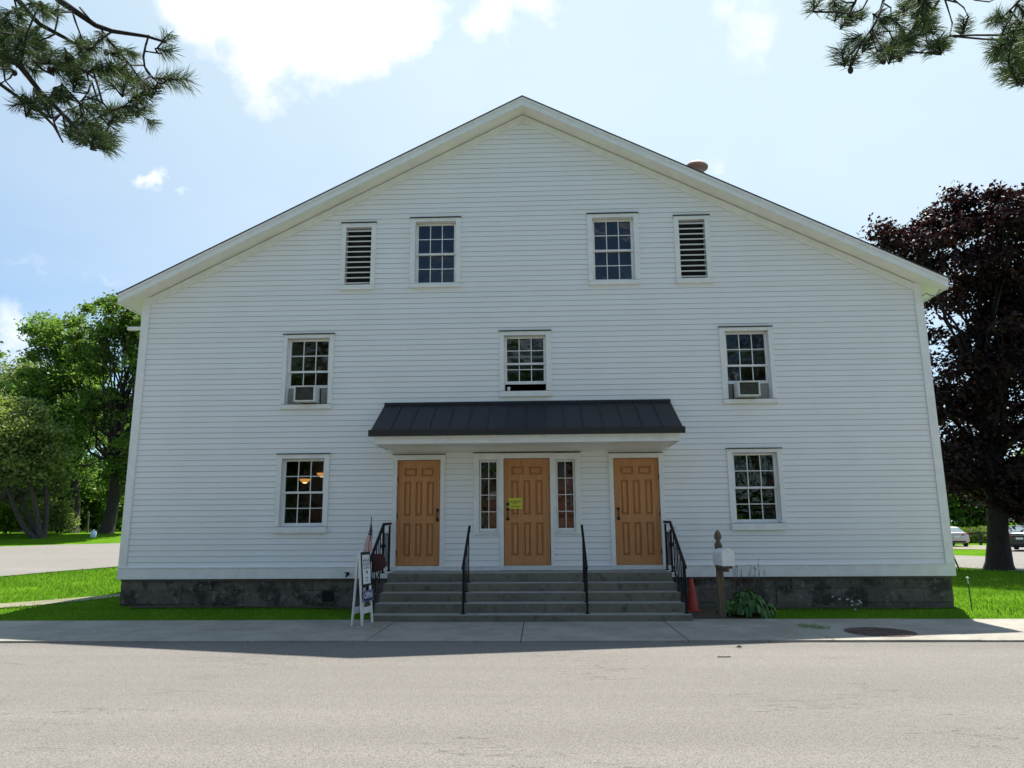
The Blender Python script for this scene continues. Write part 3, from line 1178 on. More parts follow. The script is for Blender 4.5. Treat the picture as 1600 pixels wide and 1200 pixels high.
def sash(par, L, R, B, T, y, cols=3, rows=2, stile=.042, top=.045, bot=.05, mun=.017):
    """a sash with its glazing bars, and its glass"""
    th = .036
    mb = MB()
    rect_frame(mb, L, R, B, T, stile, y, y + th, bot, top)
    gl, gr, gb, gt = L + stile, R - stile, B + bot, T - top
    for i in range(1, cols):
        x = gl + (gr - gl) * i / cols
        mb.box(x - mun / 2, x + mun / 2, y + .004, y + th - .004, gb, gt)
    for j in range(1, rows):
        z = gb + (gt - gb) * j / rows
        mb.box(gl, gr, y + .0055, y + th - .0055, z - mun / 2, z + mun / 2)
    s = mb.build('sash', M['trim'], par, bevel=.002)
    g = MB()
    for i in range(cols):
        for j in range(rows):
            xa, xb = gl + (gr - gl) * i / cols, gl + (gr - gl) * (i + 1) / cols
            za, zb = gb + (gt - gb) * j / rows, gb + (gt - gb) * (j + 1) / rows
            e = [y + .018 + rnd.uniform(-.0022, .0022) for _ in range(3)]
            g.poly([(xa, e[0], za), (xb, e[1], za), (xb, e[1] + e[2] - e[0], zb), (xa, e[2], zb)])
    g.build('pane', M['glass'], s, fix=False)
    return s


def window(o, lift=0.0):
    w = casing(o)
    H = o.T - o.B
    mid = o.B + H * .5
    tr = .012
    sash(w, o.L + tr, o.R - tr, mid - .022, o.T - .006, .085, top=.04, bot=.042)
    sash(w, o.L + tr, o.R - tr, o.B + .006 + lift, mid + .022 + lift, .128, top=.042, bot=.062)
    # parting stops
    for a, b in ((o.L, o.L + tr), (o.R - tr, o.R)):
        MB().box(a + .0005, b, .078, .158, o.B + .012, o.T).build('stop', M['trim'], w)
    return w


zw = lambda k, v: at(800, v)[2]
lift_ml = at(478, 605.5)[2] - OPS['ml'].B
lift_mr = at(1170, 598.0)[2] - OPS['mr'].B
lift_mc = at(820, 598.8)[2] - OPS['mc'].B
WIN = {}
for k, l in (('ul', 0), ('ur', 0), ('ml', lift_ml), ('mc', lift_mc), ('mr', lift_mr), ('ll', 0), ('lr', 0)):
    WIN[k] = window(OPS[k], l)

# louvred vents
for k in ('vl', 'vr'):
    o = OPS[k]
    w = casing(o, name='louvre_vent')
    mb = MB()
    n = 11
    for i in range(n):
        zc = o.B + (o.T - o.B) * (i + .5) / n + .012
        h = (o.T - o.B) / n
        mb.prism([(o.L + .004, -.014, zc - h * .40), (o.L + .004, -.014, zc - h * .40 + .026), (o.L + .004, .04, zc - h * .26 + .02), (o.L + .004, .04, zc - h * .26)], None, (o.R - o.L - .008, 0, 0))
    mb.build('slat', M['louvre'], w)
    MB().poly([(o.L, .15, o.B), (o.R, .15, o.B), (o.R, .15, o.T), (o.L, .15, o.T)]).build('backing', M['dark'], w)


# ---------------------------------------------------------------- doors
def door(o, hinge, yl, panel_px):
    """a stile and rail door with raised panels, in its white frame"""
    fr = MB()
    y0 = -.040
    fr.box(o.cL, o.L - .001, y0, .0, o.cB, o.cT)
    fr.box(o.R + .001, o.cR, y0, .0, o.cB, o.cT)
    fr.box(o.L - .001, o.R + .001, y0 + .001, .0, o.T + .001, o.cT - .001)
    fr.box(o.L - .02, o.L - .002, .0, .12, o.B, o.T)
    fr.box(o.R + .002, o.R + .02, .0, .12, o.B, o.T)
    fr.box(o.L, o.R, .0, .12, o.T + .002, o.T + .02)
    frame = fr.build('door_frame', M['trim'], bevel=.003)
    adopt(hall, frame)
    MB().box(o.cL + .01, o.cR - .01, -.052, .10, o.B - .078, o.B - .006).build('threshold', M['trim'], frame, bevel=.004)
    if o is not OPS['dc']:
        MB().box(o.cL - .01, o.cR + .01, -.058, -.003, o.cT, o.cT + .012).build('head_cap', M['cap'], frame)
    L, R, B, T = o.L + .004, o.R - .004, o.B + .006, o.T - .004
    W, H = R - L, T - B
    pans = []
    for (a, b, c, d) in panel_px:
        pans.append((L + W * a, L + W * b, T - H * d, T - H * c))
    xs = sorted({L, R, *[p[0] for p in pans], *[p[1] for p in pans]})
    zs = sorted({B, T, *[p[2] for p in pans], *[p[3] for p in pans]})
    mb = MB()
    for i in range(len(xs) - 1):
        for j in range(len(zs) - 1):
            xm, zm = (xs[i] + xs[i + 1]) / 2, (zs[j] + zs[j + 1]) / 2
            if any(p[0] < xm < p[1] and p[2] < zm < p[3] for p in pans):
                continue
            mb.poly([(xs[i], yl, zs[j]), (xs[i + 1], yl, zs[j]), (xs[i + 1], yl, zs[j + 1]), (xs[i], yl, zs[j + 1])])
    # edges and back
    mb.poly([(L, yl, B), (L, yl + .045, B), (L, yl + .045, T), (L, yl, T)])
    mb.poly([(R, yl, B), (R, yl, T), (R, yl + .045, T), (R, yl + .045, B)])
    mb.poly([(L, yl + .045, B), (R, yl + .045, B), (R, yl + .045, T), (L, yl + .045, T)])
    leaf = mb.build('door', M['door'])
    adopt(hall, leaf)
    pm = MB()
    for p in pans:
        rings = [(0, 0), (.004, .036), (.020, .036), (.044, .012)]
        pr = None
        for ins, dy in rings:
            q = [(p[0] + ins, yl + dy, p[2] + ins), (p[1] - ins, yl + dy, p[2] + ins), (p[1] - ins, yl + dy, p[3] - ins), (p[0] + ins, yl + dy, p[3] - ins)]
            if pr:
                for a in range(4):
                    b = (a + 1) % 4
                    pm.poly([pr[a], pr[b], q[b], q[a]])
            pr = q
        pm.poly(pr)
    pm.build('raised_panel', M['door'], leaf)
    # handle: thumb latch set, and hinges at the other side
    hx = L + .075 if hinge == 'R' else R - .055
    hz = B + H * .475
    hb = MB()
    hb.tube([(hx, yl - .012, hz - .085), (hx, yl - .05, hz - .07), (hx, yl - .058, hz), (hx, yl - .05, hz + .07), (hx, yl - .012, hz + .085)], .011, 8)
    for dz in (-.095, .095):
        hb.lathe([(.030, 0), (.030, .012), (.014, .018)], (0, 0, 0), 12)
        n0 = len(hb.v) - 36
        rot = Matrix.Translation((hx, yl, hz + dz)) @ Matrix.Rotation(math.radians(90), 4, 'X')
        hb.v[n0:] = [tuple(rot @ Vector(q)) for q in hb.v[n0:]]
    hb.build('handle', M['hardware'], leaf, smooth=True)
    if o is OPS['dc']:
        lb = MB().lathe([(.032, 0), (.032, .014), (.02, .02)], (0, 0, 0), 14).move(Matrix.Translation((hx, yl, hz + .19)) @ Matrix.Rotation(math.radians(90), 4, 'X'))
        lb.build('deadbolt', M['hardware'], leaf)
    xh = (R - .002) if hinge == 'R' else (L + .002)
    for fz in (.12, .47, .82):
        MB().tube([(xh, yl - .006, B + H * fz - .05), (xh, yl - .006, B + H * fz + .05)], .009, 8).build('hinge', M['hardware'], leaf)
    return leaf


P8 = [(.155, .445, .072, .155), (.550, .835, .072, .155)]
P8 += [(a, b, .205, .535) for a, b in ((.155, .32), (.42, .58), (.685, .85))]
P8 += [(a, b, .605, .915) for a, b in ((.155, .32), (.42, .58), (.685, .85))]
DOOR_Y = .035
d_l = door(OPS['dl'], 'L', DOOR_Y, P8)
d_c = door(OPS['dc'], 'R', DOOR_Y, P8)
d_r = door(OPS['dr'], 'R', DOOR_Y, P8)

# sidelights: white surround, four rows of two panes
for k in ('sl', 'sr'):
    o = OPS[k]
    mb = MB()
    y0 = -.0385
    outl = k == 'sl'
    cl, cr = (o.cL, OPS['dc'].cL - .0005) if outl else (OPS['dc'].cR + .0005, o.cR)
    mb.box(cl, o.L, y0, .0, o.cB, o.cT)
    mb.box(o.R, cr, y0, .0, o.cB, o.cT)
    mb.box(o.L, o.R, y0 + .001, .0, o.T, o.cT - .0005)
    mb.box(o.L, o.R, y0 + .001, .0, o.cB + .0005, o.B)
    mb.box(o.L - .02, o.L - .001, .0, .1, o.B, o.T)
    mb.box(o.R + .001, o.R + .02, .0, .1, o.B, o.T)
    mb.box(o.L, o.R, .0, .1, o.T + .001, o.T + .02)
    mb.box(o.L, o.R, .0, .1, o.B - .02, o.B - .001)
    mb.box(o.L - .03, o.R + .03, y0 - .022, y0 - .0005, o.B - .03, o.B - .004)
    w = mb.build('sidelight', M['trim'], bevel=.0025)
    adopt(hall, w)
    sash(w, o.L + .004, o.R - .004, o.B + .004, o.T - .004, .012, cols=2, rows=4, stile=.034, top=.036, bot=.052, mun=.014)
mb = MB().box(OPS['sl'].cL - .012, OPS['sr'].cR + .012, -.058, -.003, OPS['dc'].cT + .003, OPS['dc'].cT + .015)
adopt(hall, mb.build('entrance_head_cap', M['cap']))

# ---------------------------------------------------------------- canopy
CW0, CW1, CD = -3.13, 2.615, 1.2
CZT, CZE = 4.0, 3.325
adopt_c = []
mb = MB().prism([(CW0, -.022, CZT), (CW0, -CD, CZE), (CW0, -CD, CZE - .05), (CW0, -.022, CZT - .06)], None, (CW1 - CW0, 0, 0))
croof = mb.build('canopy_roof', M['metalroof'])
mb = MB()
n = 16
for i in range(1, n):
    x = CW0 + (CW1 - CW0) * i / n
    mb.prism([(x - .009, -.03, CZT - .004), (x - .009, -.03, CZT + .024), (x - .009, -CD + .01, CZE + .022), (x - .009, -CD + .01, CZE + .0)], None, (.018, 0, 0))
mb.box(CW0 - .002, CW1 + .002, -.075, -.021, CZT - .022, CZT + .034)
seam = mb.build('standing_seam', M['metalroof'], croof)
mb = MB().box(CW0 - .025, CW1 + .025, -CD - .075, -CD - .002, CZE - .115, CZE + .004)
mb.box(CW0 - .012, CW0 - .001, -CD, -.02, CZE - .08, CZE - .02)
gut = mb.build('gutter', M['darkmetal'], croof, bevel=.004)
mb = MB()
mb.box(CW0 + .06, CW1 - .06, -CD + .035, -CD + .06, CZE - .25, CZE - .06)         # white fascia
mb.box(CW0 + .05, CW1 - .05, -CD + .015, -CD + .034, CZE - .115, CZE - .052)
for x in (CW0 + .06, CW1 - .085):
    mb.prism([(x, -CD + .061, CZE - .25), (x, -CD + .061, CZE - .03), (x, -.025, CZT - .09), (x, -.025, CZE - .25)], None, (.025, 0, 0))
fas = mb.build('canopy_fascia', M['trim'], croof, bevel=.002)
MB().box(CW0 + .09, CW1 - .09, -CD + .062, -.024, CZE - .236, CZE - .215).build('canopy_soffit', M['soffit'], croof)
# sloping bed board beneath the soffit, back to the wall
a0, a1 = OPS['dl'].cL - .02, OPS['dr'].cR + .03
zb = OPS['dc'].cT + .03
mb = MB()
mb.prism([(a0, -.022, zb), (a0, -.07, zb), (a0, -.45, CZE - .238), (a0, -.022, CZE - .238)], None, (a1 - a0, 0, 0))
mb.build('bed_mould', M['soffit'], croof)
adopt(hall, croof)

# roof ventilator of weathered copper on the right slope
vb = at(1088, 270, 1.4)
zr = RIDGE_Z - SLOPE * abs(vb[0] - RIDGE_X)
ztop = at(1088, 253, 1.4)[2]
mb = MB().lathe([(.16, zr - .1), (.16, ztop - .42), (.235, ztop - .40), (.235, ztop - .37), (.17, ztop - .30), (.17, ztop - .20), (.27, ztop - .175), (.275, ztop - .14), (.20, ztop - .06), (.06, ztop), (0.01, ztop)], (vb[0], 1.4, 0), 28)
adopt(hall, mb.build('roof_ventilator', M['copper'], smooth=True))
mb = MB().lathe([(.236, ztop - .50), (.262, ztop - .46), (.262, ztop - .445), (.236, ztop - .42)], (vb[0], 1.4, 0), 24)
adopt(hall, mb.build('ventilator_collar', M['copper'], smooth=True))

# small bits on the wall: hose bib at the skirt, stub at the left corner, apex nail plate
hb = at(543, 897, -.06)
mb = MB().tube([(hb[0], -.045, hb[2]), (hb[0], -.11, hb[2] - .005), (hb[0], -.14, hb[2] - .05)], .018, 8)
mb.lathe([(.045, -.008), (.048, 0), (.045, .008)], (hb[0], -.105, hb[2] + .03), 12)
mb.box(hb[0] - .03, hb[0] + .03, -.05, -.0455, hb[2] - .03, hb[2] + .03)
adopt(hall, mb.build('hose_bib', M['iron'], smooth=False))
st = at(203, 513.5, .08)
mb = MB().box(st[0] - .02, HALL_L - .02, .04, .12, st[2] - .032, st[2] + .032)
mb.box(st[0] - .03, st[0] - .01, .03, .13, st[2] - .037, st[2] + .037)
adopt(hall, mb.build('gutter_stub', M['trim'], bevel=.004))
mb = MB().tube([at(1441, 462, -.1), at(1447, 458, -.12), at(1453, 461, -.15), at(1462, 463, -.16), at(1467, 455, -.17), at(1471, 448, -.2)], .010, 6)
adopt(hall, mb.build('loose_wire', M['ink']))

# =================================================================== STEPS AND RAILINGS
SX0, SX1 = -2.85, 2.45
TR = [.137, .29, .437, .575, .732]
steps = MB()
for i, z in enumerate(TR):
    yf = -2.0 + .3 * i
    yb = -2.0 + .3 * (i + 1) if i < 4 else -.024
    inset = [0, .055, .075, .085, .09][i]
    steps.box(SX0 - (.02 if i else 0) + inset * .4, SX1 - inset, yf, yb + (.02 if i < 4 else 0), (-.05 if i == 0 else TR[i - 1] - .02), z)
    if i < 4:
        steps.box(SX0 - .0 + inset * .4, SX1 - inset - .002, yb, -.03, -.05 if i == 0 else TR[i - 1] - .018, z - .012)
st_o = empty('concrete_steps', (0, -1.0, 0), 'wide weathered concrete steps of five risers leading up to the three doors', 'steps')
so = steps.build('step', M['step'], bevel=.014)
adopt(st_o, so)
stl = MB()
for k, (a, b) in enumerate(((-1.25, .72), (-1.22, .74), (-1.24, .70), (-1.2, .66))):
    yf = -2.0 + .3 * (k + (1 if k else 0))
    z = TR[min(k + (1 if k else 0), 4)]
M['nosing'] = simple('worn_pale_nosing', (0.36, 0.36, 0.37), 0.8, 0.2, 6)
for i, z in enumerate(TR):
    yf = -2.0 + .3 * i
    stl.box(-1.27 + rnd.uniform(0, .06), .62 + rnd.uniform(-.05, .05), yf + .010, yf + .055, z - .002, z + .004)
nos = stl.build('nosing_strip', M['nosing'], so)


def railing(name, label, X, outer, sx=0.0):
    """outer railing: level part by the wall, then sloping; middle railing: sloping part only"""
    root = empty(name, (X, -1.0, .13), label, 'handrail', 'black iron railings on the front steps')
    ys = [-1.85, -1.55, -1.25, -.95]
    top = lambda y: np.interp(y, [-1.93, -.72], [.875, 1.62])
    ytop = -.68 if outer else -.80
    mb = MB()
    a = (X, -1.95, float(top(-1.93)))
    b = (X, ytop, float(top(ytop)) if not outer else 1.62)
    mb.bar(a, b, .042, .048)
    if outer:
        mb.bar(b, (X + sx, -.06, 1.63), .042, .048)
    rail = mb.build('rail', M['iron'], bevel=.004)
    adopt(root, rail)
    posts = list(zip(ys, TR[:4]))
    if outer:
        posts += [(-.70, TR[4]), (-.14, TR[4])]
    for y, z in posts:
        end = y in (-1.85, -.70, -.14)
        w = .034 if end else .020
        mb = MB()
        zt = float(top(y)) if y < ytop else 1.61
        mb.box(X - w / 2, X + w / 2, y - w / 2, y + w / 2, z, zt - .015)
        mb.box(X - w / 2 - .018, X + w / 2 + .018, y - w / 2 - .018, y + w / 2 + .018, z - .001, z + .018)
        p = mb.build('post', M['iron'])
        adopt(root, p)
    if outer:
        mb = MB()
        mb.bar((X, -1.83, .23 + .12), (X, -.70, .86 + .02), .016)
        mb.bar((X, -.70, .86), (X, -.14, .83), .016)
        mb.bar((X, -.70, 1.44), (X, -.14, 1.44), .016)
        adopt(root, mb.build('lower_rail', M['iron']))
        for k in range(4):
            y = -.70 + .112 * (k + 1)
            adopt(root, MB().box(X - .007, X + .007, y - .007, y + .007, .845, 1.44).build('baluster', M['iron']))
        for k in range(3):
            y = -1.70 + .3 * k
            adopt(root, MB().box(X - .007, X + .007, y - .007, y + .007, .35 + .168 * k + .07, float(top(y))).build('baluster', M['iron']))
        c = MB().lathe([(.01, -.05), (.035, -.03), (.045, 0), (.035, .03), (.01, .05)], (X, -.70, 1.22), 10)
        adopt(root, c.build('collar', M['iron'], smooth=True))
    return root


railing('stair_railing', 'black iron stair railing at the left end of the steps, behind the sandwich board', -2.945, True)
railing('stair_railing', 'black iron stair railing at the right end of the steps, beside the orange cone', 2.385, True)
railing('stair_railing', 'single black stair handrail between the left door and the notice door', -1.32, False)
railing('stair_railing', 'single black stair handrail between the notice door and the right door', .75, False)

# card hung on the right railing, cloth on the left one
o = MB().box(2.385 - .045, 2.385 + .115, -.735, -.728, 1.49, 1.60).build('notice_card', M['paper'])
tag(o, 'small white card fixed to the top of the right stair railing', 'card')
text_mesh('card_lettering', 'NOTICE', .026, M['ink'], Matrix.Translation((2.42, -.7362, 1.515)), o)
mb = MB()
W_, H_ = 7, 7
for j in range(H_ + 1):
    for i in range(W_ + 1):
        fx, fz = i / W_, j / H_
        tilt = .055 * math.sin(fx * 7 + fz * 2)
        mb.v.append((-2.985 + .235 * fx + .02 * math.sin(fz * 5) * (1 if i in (0, W_) else .4), -1.42 + tilt * .4, .79 + .32 * fz * (1 - .28 * fx * (1 - fz)) + .04 * fx * fx * (1 - fz) * 2))
for j in range(H_):
    for i in range(W_):
        a = j * (W_ + 1) + i
        mb.f.append((a, a + 1, a + W_ + 2, a + W_ + 1))
o = mb.build('cloth', M['maroon'], smooth=True)
sm = o.modifiers.new('thick', 'SOLIDIFY')
sm.thickness = .012
tag(o, 'dark maroon cloth hung on the left stair railing behind the sandwich board', 'cloth')

# =================================================================== THINGS BY THE HALL
# ---- air conditioners
def air_con(k, px, label, grille_shift, lift):
    o = OPS[k]
    (l, r, t, b) = px
    L, R = at(l, (t + b) / 2, -.2)[0], at(r, (t + b) / 2, -.2)[0]
    B = o.B + .022
    T = o.B + lift - .004
    root = empty('air_conditioner', ((L + R) / 2, 0, B), label, 'air conditioner', 'window air conditioners')
    mb = MB()
    y0 = -.23
    t_ = .026
    mb.box(L, L + t_, y0, .14, B, T)
    mb.box(R - t_, R, y0, .14, B, T)
    mb.box(L + t_, R - t_, y0 + .001, .14, B, B + t_)
    mb.box(L + t_, R - t_, y0 + .001, .14, T - t_, T)
    mb.box(L + t_, R - t_, y0 + .10, y0 + .12, B + t_, T - t_)
    adopt(root, mb.build('case', M['acwhite'], bevel=.006))
    mb = MB()
    mb.box(L + t_ + .001, R - t_ - .001, y0 + .05, y0 + .099, B + t_ + .001, T - t_ - .001)
    for i in range(22):
        x = L + t_ + (R - L - 2 * t_) * (i + .5) / 22
        mb.box(x - .003, x + .003, y0 + .040, y0 + .051, B + t_ + .002, T - t_ - .002)
    adopt(root, mb.build('grille', M['acgrille']))
    for a, c in ((o.L + .013, L - .022), (R + .022, o.R - .013)):
        mb = MB()
        n = 7
        pts = []
        for i in range(n * 2 + 1):
            x = a + (c - a) * i / (n * 2)
            pts.append((x, .135 + (.008 if i % 2 else 0)))
        for p, q in zip(pts[:-1], pts[1:]):
            mb.poly([(p[0], p[1], o.B + .014), (q[0], q[1], o.B + .014), (q[0], q[1], T), (p[0], p[1], T)])
        adopt(root, mb.build('side_panel', M['acpanel']))
    MB().box((L + R) / 2 - .05, (L + R) / 2 + .05, y0 - .004, y0 + .02, T - .012, T + .012)


air_con('ml', (459.5, 492, 606, 629), 'window air conditioner with a greenish coil in the left middle-storey window', 0, lift_ml)
air_con('mr', (1153.5, 1187.5, 599, 621), 'window air conditioner with a bluish dark coil in the right middle-storey window', 0, lift_mr)

o = OPS['mc']
c = at(795, 607, .06)
cup = MB().lathe([(.026, 0), (.033, .075), (.034, .08), (.030, .08), (.024, .006)], (c[0], .06, o.B + .006), 16).build('paper_cup', M['paper'], smooth=True)
tag(cup, 'white cup standing on the sill of the open centre window', 'cup')

# ---- notice on the middle door
tl, br = at(794, 778, DOOR_Y - .004), at(816, 795, DOOR_Y - .004)
o = MB().box(tl[0], br[0], DOOR_Y - .0045, DOOR_Y - .002, br[2], tl[2]).build('door_notice', M['yellow'])
tag(o, 'yellow caution notice taped to the middle wooden door', 'notice')
cx_, w_, h_ = (tl[0] + br[0]) / 2, br[0] - tl[0], tl[2] - br[2]
text_mesh('caution_lettering', 'CAUTION', .055, M['olive'], Matrix.Translation((cx_ - .01, DOOR_Y - .0065, br[2] + h_ * .64)), o, .0008)
text_mesh('caution_lettering', 'STEP', .036, M['olive'], Matrix.Translation((cx_ - .01, DOOR_Y - .0065, br[2] + h_ * .47)), o, .0008)
text_mesh('request_lettering', 'PLEASE STEP UP', .029, M['inkdark'], Matrix.Translation((cx_ + .0, DOOR_Y - .0065, br[2] + h_ * .21)), o, .0008)

# ---- pendant lamps glowing inside the lower left room
for (u, v, Y, lab) in ((476.5, 750.5, 2.2, 'nearer glowing bowl lamp seen through the centre pane of the lower left window'),
                       (503.0, 741.0, 3.4, 'farther glowing bowl lamp seen at the right edge of the lower left window')):
    p = at(u, v, Y)
    root = empty('pendant_lamp', tuple(p), lab, 'lamp', 'pendant lamps inside the hall')
    r = .125
    a = MB().lathe([(.02, -.055), (r * .6, -.04), (r * .93, .0), (r, .03), (r * .96, .03), (r * .55, -.025), (.02, -.045)], tuple(p), 24).build('lamp_bowl', M['lamp'], smooth=True)
    b = MB().lathe([(.02, -.072), (.042, -.066), (.05, -.052), (.02, -.042)], tuple(p), 16).build('bulb', M['bulb'], smooth=True)
    c = MB()
    for k in range(3):
        an = k * 2.094
        c.tube([(p[0] + r * .95 * math.cos(an), p[1] + r * .95 * math.sin(an), p[2] + .03), (p[0], p[1], p[2] + .22)], .004, 5)
    c.tube([(p[0], p[1], p[2] + .22), (p[0], p[1], 3.42)], .006, 5)
    d = c.build('chain', M['hardware'])
    adopt(root, a, b, d)
# red board added inside the same room, imitating a reflection on the glass
p = at(500, 795, 5.5)
o = MB().box(p[0] - .28, p[0] + .3, 5.5, 5.53, p[2] - .3, p[2] + .15).build('reddish_board_or_reflection', M['salmon'])
tag(o, 'reddish board added behind the lower left window in place of a reflection', 'board')

for k, x0_, x1_, z0_, z1_, lab in (('sr', .0, 1.0, .0, .74, 'reddish board close behind the right sidelight of the middle door'), ('sl', .52, 1.0, .0, .50, 'reddish board close behind the left sidelight of the middle door')):
    q = OPS[k]
    W_, H_ = q.R - q.L, q.T - q.B
    o = MB().box(q.L - .04 + (W_ + .08) * x0_, q.R + .06, .20, .206, q.B - .1 + 0, q.B + H_ * z1_).build('reddish_board_or_reflection', M['salmon'])
    tag(o, lab, 'board', 'boards behind the sidelights')
q = OPS['sl']
o = MB().prism([(q.L + .13, .17, q.B + .62), (q.R - .02, .17, q.B + .62), (q.R - .02, .17, q.B + .80), (q.L + .22, .17, q.B + .78)], None, (0, .006, 0)).build('paper_sheet', M['petal'])
tag(o, 'pale paper shape behind the left sidelight of the middle door', 'paper')
q = OPS['sr']
o = MB().tube([(q.R - .115, .15, q.B + .84), (q.R - .085, .15, q.B + .74), (q.R - .07, .15, q.B + .62), (q.R - .075, .15, q.B + .5), (q.R - .06, .15, q.B + .46)], [.012, .018, .018, .016, .02], 8).build('white_cord', M['paper'])
tag(o, 'white curved cord hanging behind the right sidelight of the middle door', 'cord')

# ---- sandwich board, open sign and flag
A_, B_ = Vector((-2.868, -2.47, .034)), Vector((-2.795, -2.09, .034))       # feet of the front panel
across = (B_ - A_).normalized()
fwd = Vector((across.y, -across.x, 0))                                       # the way the panel faces
Wb = (B_ - A_).length
Hb = at(572, 861, -2.3)[2] - .034
sb = empty('sandwich_board', (A_ + B_) / 2 - fwd * .1, 'white wooden sandwich board with a black framed sheet, standing left of the steps', 'sign')
top = (A_ + B_) / 2 + Vector((0, 0, Hb)) - fwd * .10
back_off = -fwd * .175


def legs(off, dx):
    out = []
    for s in (-1, 1):
        foot = (A_ if s < 0 else B_) + off
        head = top + across * s * (Wb / 2 - .02) + off * .06
        mb = MB().bar(foot, head, .055, .022, up=fwd)
        out.append(mb.build('leg', M['board'], bevel=.003))
    return out


fl = legs(Vector((0, 0, 0)), 0)
bl = legs(back_off, 0)
adopt(sb, *fl, *bl)


def panel_pt(s, h, out=0.0):
    """point on the front frame: s across (-1..1), h up (0..1)"""
    foot = (A_ + B_) / 2 + across * s * Wb / 2
    hd = top + across * s * (Wb / 2 - .02)
    n = (fwd + Vector((0, 0, .09))).normalized()
    return foot + (hd - foot) * h + n * out


for off, nm in ((0, 'cross_rail'), (1, 'cross_rail')):
    o2 = back_off if off else Vector((0, 0, 0))
    a, b = panel_pt(-.8, .19) + o2 * .85, panel_pt(.8, .19) + o2 * .85
    adopt(sb, MB().bar(a, b, .02, .10).build('cross_rail', M['board'], bevel=.003))
adopt(sb, MB().bar(panel_pt(-1.0, .995) - fwd * .01, panel_pt(1.0, .995) - fwd * .01, .05, .03).build('top_rail', M['board']))


def pframe(s0, s1, h0, h1, out, th, mat, name):
    q = [panel_pt(s0, h0, out), panel_pt(s1, h0, out), panel_pt(s1, h1, out), panel_pt(s0, h1, out)]
    n = (fwd + Vector((0, 0, .09))).normalized() * th
    o3 = MB().prism(q, None, n).build(name, mat)
    adopt(sb, o3)
    return o3


pframe(-.88, .96, .50, .985, .014, .012, M['blackframe'], 'poster_frame')
sheet_o = pframe(-.74, .82, .545, .945, .0265, .004, M['paper'], 'poster')
xa = (across).normalized()
zn = (panel_pt(0, 1) - panel_pt(0, 0)).normalized()


def on_board(s, h, out):
    p = panel_pt(s, h, out)
    yv = zn.cross(xa).normalized()
    m = Matrix.Identity(4)
    for i in range(3):
        m[i][0], m[i][1], m[i][2], m[i][3] = xa[i], yv[i], zn[i], p[i]
    return m


for txt, h, sz in (('MUSEUM', .865, .064), ('GALLERY', .815, .064), ('& GIFTS', .765, .064), ('HOURS', .625, .032), ('10 TO 4', .585, .032)):
    text_mesh('poster_lettering', txt, sz, M['ink'], on_board(.04, h, .0315), sheet_o, .0008, xs=.95)
hs = MB().poly([tuple(on_board(.06, .70, .0322) @ Vector(q)) for q in ((-.045, 0, .02), (-.01, 0, .012), (0, 0, .024), (.035, 0, .026), (.04, 0, .0), (.022, 0, -.01), (.012, 0, -.035), (-.002, 0, -.012), (-.03, 0, .002))])
hs.build('poster_emblem', M['inkdark'], sheet_o)
op = empty('open_sign', panel_pt(.05, .42, .03), 'small blue OPEN sign hanging on the sandwich board', 'sign')
q0 = pframe(-1.0, 1.04, .305, .455, .030, .010, M['blue'], 'plate')
adopt(op, q0)
adopt(op, text_mesh('open_lettering', 'OPEN', .135, M['inkwhite'], on_board(.03, .385, .042), None, .0008, xs=.86))
b0 = MB()
for (sa, ha, sb_, hb_) in ((-.95, .312, .99, .312), (.99, .312, .99, .448), (.99, .448, -.95, .448), (-.95, .448, -.95, .312)):
    b0.bar(panel_pt(sa, ha, .0415), panel_pt(sb_, hb_, .0415), .004, .003)
adopt(op, b0.build('border', M['inkwhite']))
pframe(.45, .85, .475, .515, .030, .004, M['paper'], 'small_sticker')
cl_ = MB()
for k in range(9):
    s_ = -.35 + k * .11
    cl_.tube([panel_pt(s_, .30 - .012 * (k % 3), .012), panel_pt(s_ + .12, .265 + .012 * (k % 2), .02), panel_pt(s_ + .2, .24, .012)], .006, 5)
adopt(sb, cl_.build('chain', M['dry']))

fp = at(580.5, 809, -2.3)
fb = at(577.5, 868, -2.3)
flag = empty('small_flag', tuple(fb), 'small striped flag on a black stick above the sandwich board', 'flag')
stf = MB().tube([fb, fp], .007, 6)
stf.lathe([(.004, -.012), (.012, 0), (.004, .014)], tuple(fp), 8)
adopt(flag, stf.build('staff', M['iron']))
# limp cloth: hangs from its short hoist, drooping to the left and down
nu, nv = 14, 12
me = bpy.data.meshes.new('flag_cloth')
V, Fc, UV = [], [], []
p_top = fb + (fp - fb) * .86
p_bot = fb + (fp - fb) * .42
p_bot = fb + (fp - fb) * .10
for j in range(nv + 1):
    fv = j / nv
    for i in range(nu + 1):
        fu = i / nu                      # down the limp cloth
        hp = p_top + (p_bot - p_top) * fu
        wdt = .016 + .135 * fu ** .9
        sx = (fv - .62) * wdt
        fold = math.sin(fv * 11 + fu * 2.0) * .022 * fu
        V.append((hp[0] + sx + .012 * math.sin(fu * 6), hp[1] + fold - .012, hp[2] - .06 * fu * (fv - .3) * math.sin(fu * 3)))
        UV.append((fu, 1 - fv))
for j in range(nv):
    for i in range(nu):
        a = j * (nu + 1) + i
        Fc.append((a, a + 1, a + nu + 2, a + nu + 1))
me.from_pydata(V, [], Fc)
uvl = me.uv_layers.new(name='UVMap')
for lp in me.loops:
    uvl.data[lp.index].uv = UV[lp.vertex_index]
me.materials.append(M['flag'])
fo = bpy.data.objects.new('flag_cloth', me)
scene.collection.objects.link(fo)
me.polygons.foreach_set('use_smooth', [True] * len(me.polygons))
adopt(flag, fo)

